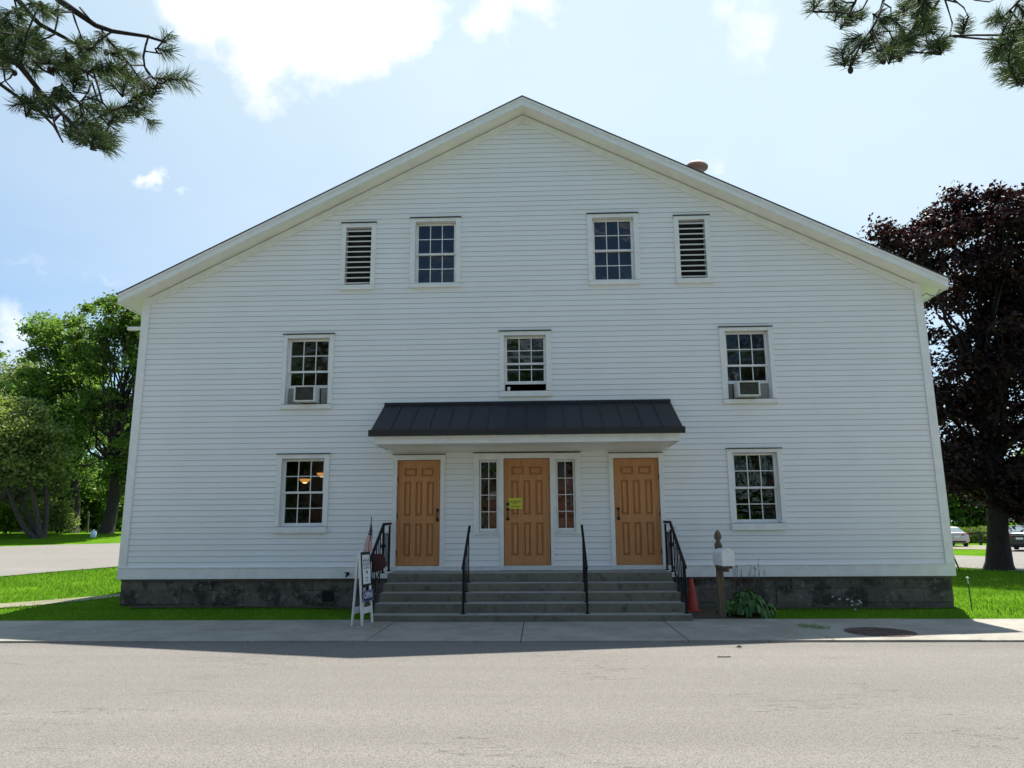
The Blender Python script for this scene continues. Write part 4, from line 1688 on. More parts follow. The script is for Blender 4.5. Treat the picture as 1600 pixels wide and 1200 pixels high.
# ---- traffic cone
cp = Vector((2.73, -.62, .03))
ct = at(1078, 903, cp.y)[2]
cone = empty('traffic_cone', tuple(cp), 'faded orange traffic cone between the steps and the mailbox post', 'traffic cone')
hgt = ct - .03
adopt(cone, MB().lathe([(.125, .02), (.118, .035), (.034, hgt - .02), (.030, hgt), (.020, hgt), (.020, hgt - .05)], tuple(cp), 28).build('cone_body', M['cone'], smooth=True))
adopt(cone, MB().box(cp.x - .14, cp.x + .14, cp.y - .14, cp.y + .14, cp.z - .01, cp.z + .025).build('cone_base', M['cone'], bevel=.01))
adopt(cone, MB().lathe([(.031, hgt - .03), (.033, hgt - .005), (.026, hgt + .006), (.018, hgt + .004)], tuple(cp), 20).build('cone_tip', M['rubber'], smooth=True))

# ---- mailbox on a post
mp = Vector((3.02, -1.62, .0))
mbx = empty('mailbox', tuple(mp), 'white domed mailbox on a weathered wooden post with an acorn finial', 'mailbox')
zt = at(1131, 882, mp.y)[2]
zc = at(1126, 853, mp.y)[2]
zf = at(1126, 836, mp.y)[2]
post = MB().box(mp.x - .052, mp.x + .052, mp.y - .052, mp.y + .052, -.05, zc)
adopt(mbx, post.build('post', M['post'], bevel=.006))
fin = MB().box(mp.x - .056, mp.x + .056, mp.y - .056, mp.y + .056, zc, zc + .022)
fin.lathe([(.056, zc + .022), (.056, zc + .045), (.034, zc + .07), (.040, zc + .10), (.060, zc + .13), (.062, zc + .165), (.048, zc + .215), (.022, zc + .255), (.004, zc + .265)], (mp.x, mp.y, 0), 18)
adopt(mbx, fin.build('finial', M['post'], smooth=False))
ang = math.radians(5)
rot = Matrix.Translation((mp.x + .02, mp.y - .20, zt)) @ Matrix.Rotation(ang, 4, 'Z')
bw, bh, bl_ = .100, .175, .25
arch = [(-bw, 0)] + [(-bw * math.cos(a), bh + bw * math.sin(a)) for a in np.linspace(0, math.pi, 17)] + [(bw, 0)]
body = MB().prism([(x, -bl_, z) for x, z in arch], None, (0, 2 * bl_ - .03, 0)).move(rot)
adopt(mbx, body.build('mailbox_body', M['mailbox'], bevel=.004))
arch2 = [(x * 1.05, z * 1.03 - .002) for x, z in arch]
dr = MB().prism([(x, -bl_ - .012, z) for x, z in arch2], None, (0, .026, 0)).move(rot)
dr2 = MB().box(-.016, .016, -bl_ - .034, -bl_ - .011, bh + bw * .62, bh + bw * .62 + .02).move(rot)
dr.v += dr2.v
dr.f += [tuple(q + len(dr.v) - len(dr2.v) for q in f) for f in dr2.f]
adopt(mbx, dr.build('mailbox_door', M['mailbox'], bevel=.004))
fl_ = MB().box(bw + .002, bw + .008, -.08, .06, .09, .105).box(bw + .002, bw + .008, .03, .06, .075, .135).move(rot)
adopt(mbx, fl_.build('mailbox_flag', M['tail']))
br_ = MB().box(-.075, .075, -.22, .20, -.045, -.002).box(-.03, .03, -.18, .15, -.10, -.046).move(rot)
adopt(mbx, br_.build('mailbox_bracket', M['post']))

# ---- hosta
def hosta(cx, cy, rad, high, n, label):
    root_z = float(ground_z(cx, cy)) + .03
    V, F = [], []
    for k in range(n):
        az = rnd.uniform(0, 2 * math.pi)
        t = (k + .5) / n
        reach = rad * (.35 + .75 * t) * rnd.uniform(.85, 1.12)
        rise = high * (1.08 - .78 * t) * rnd.uniform(.85, 1.1)
        ln = rnd.uniform(.15, .24)
        wd = ln * rnd.uniform(.15, .22)
        roll = rnd.uniform(-.7, .7)
        pit = rnd.uniform(-.25, .35)
        d = Vector((math.cos(az), math.sin(az), 0))
        s = Vector((-d.y, d.x, 0))
        base = Vector((cx, cy, root_z)) + d * max(.02, reach - ln * .75)
        ns = 7
        i0 = len(V)
        for i in range(ns + 1):
            u = i / ns
            z = rise * (1 - .15 * u) - rad * .55 * max(0, u - .35) ** 2 * (1 + 1.6 * t)
            c = base + d * ln * u * (1 - .12 * u) + Vector((0, 0, max(.02, z)))
            w = wd * math.sin(math.pi * min(1, (u * .93 + .06)) ** .8) ** .9
            fold = .22 * w
            twist = rnd.uniform(-.006, .006)
            c = c + Vector((0, 0, pit * ln * u))
            sr = s * math.cos(roll) + Vector((0, 0, math.sin(roll)))
            V += [tuple(c + sr * w + Vector((0, 0, fold + twist))), tuple(c), tuple(c - sr * w + Vector((0, 0, fold - twist)))]
        for i in range(ns):
            a = i0 + i * 3
            F += [(a, a + 1, a + 4, a + 3), (a + 1, a + 2, a + 5, a + 4)]
        # stalk
        if t > .15:
            b0 = Vector((cx, cy, root_z)) + d * .03
            e0 = base + Vector((0, 0, rise))
            m0 = b0.lerp(e0, .5) + Vector((0, 0, high * .12))
            i0 = len(V)
            for p, w in ((b0, .006), (m0, .005), (e0, .004)):
                V += [tuple(p + s * w), tuple(p - s * w)]
            F += [(i0, i0 + 1, i0 + 3, i0 + 2), (i0 + 2, i0 + 3, i0 + 5, i0 + 4)]
    mb = MB()
    mb.v, mb.f = V, F
    o = mb.build('hosta_plant', M['hosta'], smooth=True, fix=False)
    return tag(o, label, 'plant')


hosta(3.56, -1.22, .45, .37, 210, 'broad mound of green hosta leaves right of the mailbox post')

# dried stalks behind the hosta
mb = MB()
for k in range(13):
    u = 1141 + k * 3.9 + rnd.uniform(-2, 2)
    p0 = at(u + rnd.uniform(-3, 6), 926, -.35)
    p2 = at(u + rnd.uniform(0, 7), rnd.uniform(868, 894), -.30)
    pm = p0.lerp(p2, .55) + Vector((rnd.uniform(-.02, .02), 0, 0))
    mb.tube([p0, pm, p2], [.0045, .0035, .002], 5)
    for j in range(5):
        q = pm.lerp(p2, rnd.uniform(0, 1))
        mb.tube([q, q + Vector((rnd.uniform(-.045, .045), rnd.uniform(-.03, .03), rnd.uniform(.02, .055)))], .0022, 4)
o = mb.build('dried_weeds', M['dry'])
tag(o, 'thin dried brown stalks standing against the wall behind the hosta', 'plant')

# white flowering weed near the right of the foundation
mb = MB()
mp_ = MB()
for k in range(9):
    u, v = [(1301, 932), (1312, 936), (1324, 936.5), (1331, 939.5), (1342, 938.5), (1344, 941), (1331, 945), (1340, 944), (1336, 952)][k]
    p = at(u, v, -.55)
    b = at(1318 + (u - 1318) * .6, 955, -.5)
    b.z = .02
    mb.tube([b, b.lerp(p, .6) + Vector((0, 0, .03)), p], .003, 4)
    for j in range(6):
        a = j * 1.047
        d = Vector((math.cos(a), -.3, math.sin(a) * .6)) * rnd.uniform(.016, .026)
        mp_.poly([p, p + d + Vector((d.z * .5, 0, -d.x * .3)), p + d * 1.15, p + d - Vector((d.z * .5, 0, -d.x * .3))])
rw = empty('flowering_weed', (4.4, -.5, .02), 'low weed with small white blooms in the grass by the right foundation', 'plant')
adopt(rw, mb.build('stem', M['hosta']), mp_.build('bloom', M['petal']))

# hose or cord lying along the right foundation
mb = MB()
pts = [at(1221, 934, -.25), at(1250, 940, -.3), at(1285, 946, -.35), at(1310, 950, -.4)]
mb.tube(pts, .007, 6)
o = mb.build('fallen_stick', M['dry'])
tag(o, 'thin pale stick leaning along the foundation right of the hosta', 'stick')

# manhole cover
c0, c1, cc = at, at, gat(1375, 991.5)
r = .43
mb = MB().lathe([(r + .05, -.01), (r + .05, .006), (r + .012, .008), (r + .012, .002), (r, .002), (r, .010)], (cc.x, cc.y, .034), 48)
for k in range(-4, 5):
    for j in range(-4, 5):
        if k * k + j * j < 18:
            x, y = cc.x + k * .092, cc.y + j * .092
            mb.box(x - .03, x + .03, y - .03, y + .03, .0435, .049)
o = mb.build('manhole_cover', M['rust'])
tag(o, 'round rusty iron manhole cover set in the sidewalk', 'manhole cover')

# garden stake and the leaning pipe at the right corner
s0 = gat(1518.5, 952)
s1 = at(1513, 912, s0.y)
stk = empty('garden_stake', tuple(s0), 'thin green stake with a white top in the right lawn', 'stake')
adopt(stk, MB().tube([s0, s1], .011, 7).build('rod', M['green']))
s2 = at(1511.5, 903, s0.y)
adopt(stk, MB().tube([s1, s2], [.011, .004], 7).lathe([(.005, -.02), (.028, 0), (.022, .016), (.004, .02)], tuple(s2), 9).build('cap', M['paper']))
p0, p1 = at(1483, 855, 5.0), gat(1499.5, 891)
o = MB().tube([p0, p0.lerp(p1, .5), p1], .026, 8).build('leaning_pole', M['acpanel'])
tag(o, 'thin pole leaning against the right side of the hall', 'pole')

# weeds in the sidewalk joint, litter on the road
V = []
for (u, v, n, sp) in ((1272, 984, 130, .12), (1258, 981, 40, .09), (1283, 987, 40, .06), (590, 984, 10, .05)):
    c = gat(u, v)
    for k in range(n):
        x, y = c.x + rnd.gauss(0, sp), c.y + rnd.gauss(0, sp * .35)
        h = rnd.uniform(.015, .05)
        a = rnd.uniform(0, 6.28)
        w = .006
        V += [(x - w * math.cos(a), y - w * math.sin(a), .030), (x + w * math.cos(a), y + w * math.sin(a), .030), (x + rnd.gauss(0, .02), y + rnd.gauss(0, .02), .034 + h)]
o = np_mesh('joint_weeds', V, 3, M['blade'])
tag(o, kind='stuff')
for nm, u, v, lab in (('dead_leaf', 1155, 1012.5, 'small dark leaf lying on the asphalt near the sidewalk'),):
    c = gat(u, v)
    mb = MB()
    mb.v = [(c.x - .05, c.y, .01), (c.x, c.y - .035, .03), (c.x + .05, c.y + .01, .012), (c.x + .01, c.y + .035, .035)]
    mb.f = [(0, 1, 2, 3)]
    tag(mb.build(nm, M['twig']), lab, 'leaf')
c = gat(1133, 1028)
o = MB().tube([(c.x - .09, c.y + .01, .012), (c.x - .02, c.y - .01, .014), (c.x + .07, c.y + .015, .012)], .006, 5).build('twig', M['twig'])
tag(o, 'short dry twig lying on the sunlit asphalt', 'twig')

# =================================================================== GREENERY
rs = np.random.RandomState(11)


def proj(p):
    q = RM.T @ (np.asarray(p, float) - CAM)
    if q[2] > -0.05:
        return None
    return 800 - F_PX * q[0] / q[2], 600 + F_PX * q[1] / q[2]


def leaf_faces(C, size, up=0.35, slim=0.62):
    """diamond leaves, four own vertices each, at the points C"""
    n = len(C)
    nrm = rs.normal(size=(n, 3))
    nrm[:, 2] = np.abs(nrm[:, 2]) + up
    nrm /= np.linalg.norm(nrm, axis=1)[:, None]
    t = rs.normal(size=(n, 3))
    t -= nrm * (t * nrm).sum(1)[:, None]
    t /= np.linalg.norm(t, axis=1)[:, None]
    b = np.cross(nrm, t)
    s = size * rs.uniform(.6, 1.3, n)[:, None]
    sag = nrm * s * .18
    V = np.stack([C - t * s - sag, C + b * s * slim + sag * .3, C + t * s - sag, C - b * s * slim + sag * .3], 1)
    return V


def tree(name, label, cat, base, lobes, trunk_r, n_clump, n_leaf, leaf, clump_r, lm, bm, group=None, stems=1, lean=(0, 0), shell=.45, limbs=None, fork=.35, flare=1.7):
    base = Vector(base)
    root = empty(name, tuple(base), label, cat, group)
    # clump centres spread through the crown's lobes, more of them near its skin
    vol = np.array([r[0] * r[1] * r[2] for c, r in lobes]) ** (2 / 3)
    pick = rs.choice(len(lobes), n_clump, p=vol / vol.sum())
    d = rs.normal(size=(n_clump, 3))
    d /= np.linalg.norm(d, axis=1)[:, None]
    rad = rs.uniform(0, 1, n_clump) ** shell
    CC = np.array([lobes[i][0] for i in pick]) + d * rad[:, None] * np.array([lobes[i][1] for i in pick])
    CC[:, 2] = np.maximum(CC[:, 2], base.z + .6)
    k = np.maximum(6, rs.normal(n_leaf / n_clump, n_leaf / n_clump * .4, n_clump)).astype(int)
    idx = np.repeat(np.arange(n_clump), k)
    off = rs.normal(size=(len(idx), 3)) * np.array([1, 1, .62]) * clump_r * .55
    off *= (rs.uniform(.55, 1.25, n_clump)[idx])[:, None]
    # the outer part of a clump droops a little
    off[:, 2] -= .18 * (off[:, 0] ** 2 + off[:, 1] ** 2) / clump_r
    P = CC[idx] + off
    crown = np_mesh('crown', leaf_faces(P, leaf), 4, lm)
    adopt(root, crown)
    # trunk and limbs
    mb = MB()
    cen = np.mean([c for c, r in lobes], axis=0)
    topz = max(c[2] + r[2] for c, r in lobes)
    H = topz - base.z
    for s in range(stems):
        a = s * 2 * math.pi / max(1, stems) + .6
        spread = .0 if stems == 1 else H * .13
        pts, rr = [], []
        tr = trunk_r / (1 if stems == 1 else math.sqrt(stems) * .85)
        tgt = np.array([cen[0] + math.cos(a) * spread * 1.6 + lean[0], cen[1] + math.sin(a) * spread + lean[1]])
        for i in range(11):
            f = i / 10
            z = base.z - .15 + (H * .74) * f
            w = f ** (1.25 if stems == 1 else .75)
            wob = .012 * H * math.sin(f * 7 + s * 2)
            pts.append((base.x + (tgt[0] - base.x) * w + wob + (math.cos(a) * tr * .5 if stems > 1 else 0), base.y + (tgt[1] - base.y) * w + wob * .6, z))
            rr.append(tr * ((1 - f) ** .8 * .92 + .05) * (flare if i == 0 else 1.0))
        # root flare: an extra ring close to the ground
        p0, p1 = Vector(pts[0]), Vector(pts[1])
        pts[1:1] = [tuple(p0.lerp(p1, .14)), tuple(p0.lerp(p1, .38))]
        rr[1:1] = [tr * (1 + (flare - 1) * .45), tr * (1 + (flare - 1) * .1)]
        mb.tube(pts, rr, 12)
        P3 = [Vector(p) for p in pts]
        nl = (limbs or int(n_clump * .4)) // stems
        for q in rs.choice(n_clump, min(nl, n_clump), replace=False):
            e = Vector(CC[q])
            zs = base.z + max(fork * H * .75, (e.z - base.z) * rs.uniform(.45, .75))
            j = min(range(len(P3)), key=lambda m: abs(P3[m].z - zs))
            st = P3[j]
            mid = st.lerp(e, .5) + Vector((rs.normal() * .03 * H, rs.normal() * .03 * H, -.02 * H + abs(e.z - st.z) * -.08))
            r0 = min(rr[j] * .55, trunk_r * .42)
            mb.tube([st, st.lerp(mid, .55) + Vector((0, 0, -.01 * H)), mid, mid.lerp(e, .6) + Vector((rs.normal() * .02 * H, 0, .01 * H)), e], [r0, r0 * .7, r0 * .5, r0 * .3, r0 * .1 + .006], 6)
            for t2 in range(2):
                e2 = e + Vector(rs.normal(size=3) * clump_r * .8)
                mb.tube([mid.lerp(e, .4), mid.lerp(e2, .75), e2], [r0 * .28, r0 * .16, .008], 5)
    tk = mb.build('trunk', bm, smooth=True)
    adopt(root, tk)
    return root


def lobe(u, v, ru, rv, Y, deep=1.0):
    c = at(u, v, Y)
    s = (Y - CAM[1]) / F_PX * 1.03
    return (np.array(c), np.array([ru * s, (ru + rv) / 2 * s * deep, rv * s]))


# ---- big purple maple at the right
mb_ = gat(1561, 891)
YM = mb_.y
lob = [lobe(1545, 400, 125, 98, YM), lobe(1450, 400, 88, 82, YM - .5), lobe(1640, 430, 130, 120, YM), lobe(1530, 560, 125, 130, YM), lobe(1640, 600, 130, 130, YM),
       lobe(1510, 690, 80, 95, YM), lobe(1600, 735, 110, 75, YM), lobe(1530, 330, 75, 36, YM), lobe(1408, 368, 44, 32, YM - .5), lobe(1480, 340, 60, 44, YM), lobe(1580, 340, 60, 44, YM), lobe(1510, 755, 55, 42, YM), lobe(1610, 768, 90, 34, YM), lobe(1490, 640, 50, 70, YM)]
tree('maple_tree', 'big dark purple-leaved maple with a thick trunk right of the hall', 'tree', mb_, lob, .37, 520, 70000, .09, .52, M['leafP'], M['mapbark'], limbs=60, fork=.26, flare=1.65, shell=.5)

# ---- the wood at the left, beyond the parking lot
GL = 'trees beyond the parking lot'


def pxbase(u, v, Y):
    p = at(u, v, Y)
    p.z = float(ground_z(p.x, p.y)) - .05
    return p


YB = 38.0
tree('leafy_tree', 'tallest green tree close to the left corner of the hall, with a thick dark trunk', 'tree', pxbase(165, 832, YB),
     [lobe(185, 500, 52, 46, YB), lobe(215, 530, 55, 62, YB), lobe(150, 545, 40, 42, YB), lobe(165, 640, 50, 45, YB), lobe(245, 590, 42, 80, YB), lobe(178, 475, 24, 24, YB), lobe(215, 720, 45, 55, YB)],
     .50, 200, 33000, .145, .78, M['leafB'], M['darkbark'], GL, limbs=60, shell=.55, lean=(.5, 0), flare=1.35)
YC = 41.0
tree('leafy_tree', 'mid-height sunlit green tree left of the tallest one', 'tree', pxbase(112, 831, YC),
     [lobe(100, 555, 48, 58, YC), lobe(75, 610, 50, 48, YC), lobe(130, 610, 50, 60, YC), lobe(105, 690, 75, 65, YC), lobe(72, 520, 20, 26, YC), lobe(118, 512, 22, 24, YC)],
     .45, 220, 40000, .145, .85, M['leafA'], M['darkbark'], GL, limbs=60)
YD = 47.0
tree('leafy_tree', 'thin airy tree with sparse grey-green foliage against the sky at the far left', 'tree', pxbase(28, 829, YD),
     [lobe(30, 590, 60, 42, YD), lobe(10, 640, 60, 50, YD), lobe(60, 570, 28, 24, YD), lobe(-40, 620, 60, 60, YD)],
     .36, 150, 12000, .13, 1.0, M['leafC'], M['darkbark'], GL, limbs=70, shell=.7)
YA = 33.5
tree('leafy_tree', 'spreading tree forking into several stems from a low trunk at the far left', 'tree', pxbase(66, 836, YA),
     [lobe(15, 655, 60, 38, YA), lobe(60, 680, 42, 42, YA), lobe(-20, 700, 70, 50, YA), lobe(75, 720, 32, 30, YA), lobe(30, 715, 50, 40, YA), lobe(-80, 660, 70, 60, YA), lobe(-10, 765, 60, 26, YA + 3), lobe(95, 765, 22, 26, YA + 3)],
     .34, 170, 30000, .13, .8, M['leafC'], M['bark'], GL, stems=4, limbs=60, fork=.35)
for (u, Y, lbs, lab, mt, n) in (
        (205, 52, [(205, 700, 70, 90), (250, 650, 60, 90)], 'dark green tree standing behind the tallest one', 'leafB', 16000),
        (70, 56, [(60, 730, 70, 60), (110, 755, 60, 50)], 'shaded green tree behind the sunlit mid-height one', 'leafB', 15000),
        (-60, 50, [(-60, 620, 80, 110), (-30, 700, 70, 80)], 'green tree mostly outside the left edge of the view', 'leafA', 9000),
        (150, 60, [(150, 775, 90, 48), (40, 790, 80, 36), (120, 800, 60, 26)], 'low green tree filling the gap between the trunks', 'leafA', 20000)):
    tree('leafy_tree', lab, 'tree', pxbase(u, 830, Y), [lobe(*l, Y) for l in lbs], .4, 130, n, .20, 1.1, M[mt], M['darkbark'], GL, limbs=40)


def shrub(name, label, u, v, Y, lbs, n, leaf, mat, group=None):
    return tree(name, label, 'shrub', pxbase(u, v, Y), [lobe(*l, Y) for l in lbs], .07, 46, n, leaf, .5, mat, M['bark'], group, stems=3, limbs=24, fork=.2, flare=1.1)


shrub('shrub', 'pale green shrub right of the forking trunk', 92, 830, 37, [(86, 800, 18, 24), (98, 815, 14, 14)], 3600, .12, M['leafC'], 'shrubs beyond the parking lot')
shrub('shrub', 'yellow-green shrub left of the forking trunk', 12, 832, 37, [(12, 808, 22, 18), (-6, 822, 20, 14), (32, 815, 12, 12)], 4200, .12, M['leafS'], 'shrubs beyond the parking lot')
shrub('shrub', 'bright green bush in the gap right of the tallest tree trunk', 192, 829, 46, [(196, 805, 18, 26), (185, 820, 12, 12)], 3600, .14, M['leafS'], 'shrubs beyond the parking lot')

# posts, a jug, a brick house among those trees
for (u, v0, v1, Y, lab) in ((137, 801, 829, 40, 'pale leaning post left of the tallest tree trunk'), (177, 803, 829, 40, 'pale post right of the tallest tree trunk'), (109, 801, 830, 42, 'reddish post among the trees left of the pale one')):
    b = pxbase(u, v1, Y)
    t = at(u + (1.5 if u == 137 else 0), v0, Y)
    o = MB().tube([b, t], .065, 8).lathe([(.085, 0), (.085, .03), (.02, .07)], tuple(t), 8).build('wooden_post', M['dry'] if u != 109 else M['brick'])
    tag(o, lab, 'post', 'posts among the trees')
b = pxbase(146, 834, 34)
o = MB().lathe([(.16, 0), (.19, .04), (.19, .34), (.12, .44), (.06, .47), (.06, .54), (.03, .56)], tuple(b), 16).build('plastic_jug', M['jug'], smooth=True)
tag(o, 'small pale blue plastic container on the shaded grass by the trees', 'container')


def brick_house(pos, w, dp, hh, rise, label, rotz=0, door=False):
    r = empty('brick_house', pos, label, 'house')
    r.rotation_euler = (0, 0, rotz)
    wl = MB().box(-w / 2, w / 2, 0, dp, 0, hh).build('wall', M['brick'], r)
    gm = MB().prism([(-w / 2 - .4, -.5, hh - .05), (-w / 2 - .4, dp / 2, hh + rise), (-w / 2 - .4, dp + .5, hh - .05), (-w / 2 - .4, dp + .5, hh + .12), (-w / 2 - .4, dp / 2, hh + rise + .2), (-w / 2 - .4, -.5, hh + .12)], None, (w + .8, 0, 0)).build('roof', M['shingle'], r)
    for s in (-1, 1):
        MB().poly([(s * w / 2 * .999, 0, hh), (s * w / 2 * .999, dp, hh), (s * w / 2 * .999, dp / 2, hh + rise)]).build('gable', M['trim'], r)
    n = max(2, int(w / 2.6))
    for i in range(n):
        x = -w / 2 + w * (i + .5) / n
        f = MB()
        rect_frame(f, x - .5, x + .5, .9, 2.4, .09, -.05, .02)
        f.box(x - .41, x + .41, -.035, .0, 1.61, 1.69)
        fr = f.build('window', M['trim'], r)
        MB().poly([(x - .42, -.02, .98), (x + .42, -.02, .98), (x + .42, -.02, 2.32), (x - .42, -.02, 2.32)]).build('pane', M['carglass'], fr)
    MB().box(-w * .3, -w * .3 + .7, dp * .5 - .4, dp * .5 + .4, hh + rise - .6, hh + rise + 1.1).build('chimney', M['brick'], r)
    return r


pb_ = pxbase(8, 826, 62)
brick_house(tuple(pb_), 15, 8, 4.6, 3.0, 'red brick house glimpsed behind the trees at the far left', math.radians(18))
# the brick house across the road, which the entrance sidelights mirror
brick_house((0.4, -48, 0), 11.5, 7, 4.4, 2.4, 'red brick house across the road behind the viewer, mirrored in the sidelights', math.pi)

# ---- right background
GR = 'trees behind the field'
for (u, Y, lbs, lab, mt) in (
        (1500, 70, [(1495, 765, 60, 52), (1530, 780, 50, 40), (1460, 750, 60, 60)], 'dark tree at the edge of the field, just right of the hall', 'leafB'),
        (1590, 74, [(1590, 770, 60, 48), (1640, 760, 60, 60)], 'dark tree behind the purple maple trunk', 'leafB'),
        (1690, 70, [(1680, 750, 70, 70)], 'dark tree outside the right edge of the view', 'leafB')):
    tree('leafy_tree', lab, 'tree', pxbase(u, 822, Y), [lobe(*l, Y) for l in lbs], .4, 170, 17000, .26, 1.4, M[mt], M['darkbark'], GR, limbs=40)
# strip of tall crop
c0, c1 = pxbase(1440, 826, 52), pxbase(1720, 826, 52)
n = 26000
t_ = rs.uniform(0, 1, n)
P = np.c_[c0.x + (c1.x - c0.x) * t_, 52 + rs.uniform(0, 6, n), np.zeros(n)]
hgt = 1.15 + .22 * np.sin(P[:, 0] * 1.7) + .12 * np.sin(P[:, 0] * 4.1)
P[:, 2] = ground_z(P[:, 0], P[:, 1]) + rs.uniform(0, 1, n) ** .6 * hgt
o = np_mesh('field_crop', leaf_faces(P, .17, .1, .3), 4, M['hedge'])
tag(o, kind='stuff')
# post and rail fence
fence = empty('rail_fence', tuple(pxbase(1531, 838, 45.5)), 'dark post and rail fence along the field right of the hall', 'fence')
xs = [at(1531, 838, 45.5)[0] + 2.9 * k for k in range(-3, 5)]
zt_ = at(1531, 831.5, 45.5)[2]
for x in xs:
    z = float(ground_z(x, 45.5))
    adopt(fence, MB().box(x - .075, x + .075, 45.43, 45.58, z - .1, zt_ + .04).build('post', M['fence']))
for k in range(len(xs) - 1):
    adopt(fence, MB().box(xs[k] + .076, xs[k + 1] - .076, 45.46, 45.54, zt_ - .14, zt_ - .01).build('rail', M['fence']))


# ---- cars
def car(label, paint, pos, yaw, L=4.7, Wd=.9):
    r = empty('parked_car', pos, label, 'car', 'cars parked at the right')
    st = [(-2.36, .62, .42, .86), (-2.33, .78, .30, .97), (-2.22, .86, .25, 1.05), (-1.7, .895, .22, 1.075), (-.8, .905, .2, 1.02), (.4, .905, .2, .99), (1.2, .90, .2, .98), (1.8, .88, .22, .90), (2.2, .80, .26, .78), (2.34, .66, .34, .68)]
    mb = MB()
    n = 20
    for (y, w, z0, z1) in st:
        for k in range(n):
            a = 2 * math.pi * (k + .5) / n
            ca, sa = math.cos(a), math.sin(a)
            e = .42
            x = w * math.copysign(abs(ca) ** e, ca)
            z = (z0 + z1) / 2 + (z1 - z0) / 2 * math.copysign(abs(sa) ** e, sa)
            # tumblehome
            x *= 1 - .07 * max(0, (z - .6)) / .5
            mb.v.append((x, y, z))
    for i in range(len(st) - 1):
        for k in range(n):
            a, b = i * n + k, i * n + (k + 1) % n
            mb.f.append((a, b, b + n, a + n))
    mb.f.append(tuple(range(n)))
    mb.f.append(tuple(range((len(st) - 1) * n, len(st) * n)))
    mb.build('body', paint, r, smooth=True)
    # cabin
    rings = [(1.0, -1.92, 1.25, .80), (1.12, -1.66, .98, .77), (1.30, -1.22, .50, .68), (1.40, -.95, .22, .62), (1.445, -.62, -.05, .54)]
    mb = MB()
    for (z, ya, yb, w) in rings:
        for k in range(24):
            a = 2 * math.pi * (k + .5) / 24
            ca, sa = math.cos(a), math.sin(a)
            mb.v.append((w * math.copysign(abs(ca) ** .35, ca), (ya + yb) / 2 + (yb - ya) / 2 * math.copysign(abs(sa) ** .35, sa), z))
    for i in range(len(rings) - 1):
        for k in range(24):
            a, b = i * 24 + k, i * 24 + (k + 1) % 24
            mb.f.append((a, b, b + 24, a + 24))
    mb.f.append(tuple(range(96, 120)))
    mb.build('cabin', paint, r, smooth=True)
    MB().poly([(-.60, -1.845, 1.09), (.60, -1.845, 1.09), (.53, -1.20, 1.345), (-.53, -1.20, 1.345)]).build('rear_window', M['carglass'], r)
    MB().poly([(-.60, 1.10, 1.09), (.60, 1.10, 1.09), (.50, .50, 1.35), (-.50, .50, 1.35)]).build('windscreen', M['carglass'], r)
    for s in (-1, 1):
        MB().poly([(s * .815, -1.35, 1.08), (s * .815, -.32, 1.08), (s * .685, -.32, 1.355), (s * .690, -.98, 1.345)]).build('side_window', M['carglass'], r)
        MB().poly([(s * .815, -.25, 1.08), (s * .815, .80, 1.08), (s * .70, .30, 1.34), (s * .685, -.25, 1.355)]).build('side_window', M['carglass'], r)
        tb = MB().prism([(s * .36, -2.395, .78), (s * .36, -2.395, .93), (s * .79, -2.32, 1.0), (s * .885, -2.10, .97), (s * .875, -2.20, .80)], None, (0, .12, 0))
        tb.build('tail_light', M['tail'], r)
        for y in (-1.42, 1.42):
            T = Matrix.Translation((s * .80, y, .325)) @ Matrix.Rotation(math.radians(90), 4, 'Y')
            ty = MB().lathe([(.19, -.105), (.30, -.11), (.325, -.08), (.325, .08), (.30, .11), (.19, .105)], (0, 0, 0), 24).move(T).build('wheel', M['rubber'], r, smooth=False)
            MB().lathe([(.02, -.112), (.10, -.108), (.20, -.112), (.20, .112), (.10, .108), (.02, .112)], (0, 0, 0), 18).move(T).build('rim', M['rim'], ty)
    MB().box(-.55, .55, -2.395, -2.32, .33, .42).build('bumper_strip', M['rubber'], r)
    MB().box(-.17, .17, -2.405, -2.35, .67, .78).build('licence_plate', M['paper'], r)
    MB().box(-.4, .4, -2.40, -2.33, .90, .925).build('trunk_trim', M['rim'], r)
    r.rotation_euler = (0, 0, yaw)
    return r


def park(label, paint, u, v, Y, yaw):
    p = at(u, v, Y)
    h = Vector((-math.sin(yaw), math.cos(yaw), 0))
    c = Vector((p.x, p.y, 0)) + h * 2.35
    car(label, paint, (c.x, c.y, float(ground_z(c.x, c.y)) + .027), yaw)


park('dark grey sedan seen from behind, at the right edge beside the maple trunk', M['grey'], 1596, 862, 28.0, math.radians(-41))
park('silver sedan half hidden behind the right corner of the hall', M['silver'], 1497, 855, 40.5, math.radians(-12))


# ---- grass
def in_poly(X, Y, poly):
    ins = np.zeros(len(X), bool)
    n = len(poly)
    for i in range(n):
        x1, y1 = poly[i]
        x2, y2 = poly[(i + 1) % n]
        c = ((y1 > Y) != (y2 > Y)) & (X < (x2 - x1) * (Y - y1) / (y2 - y1 + 1e-12) + x1)
        ins ^= c
    return ins


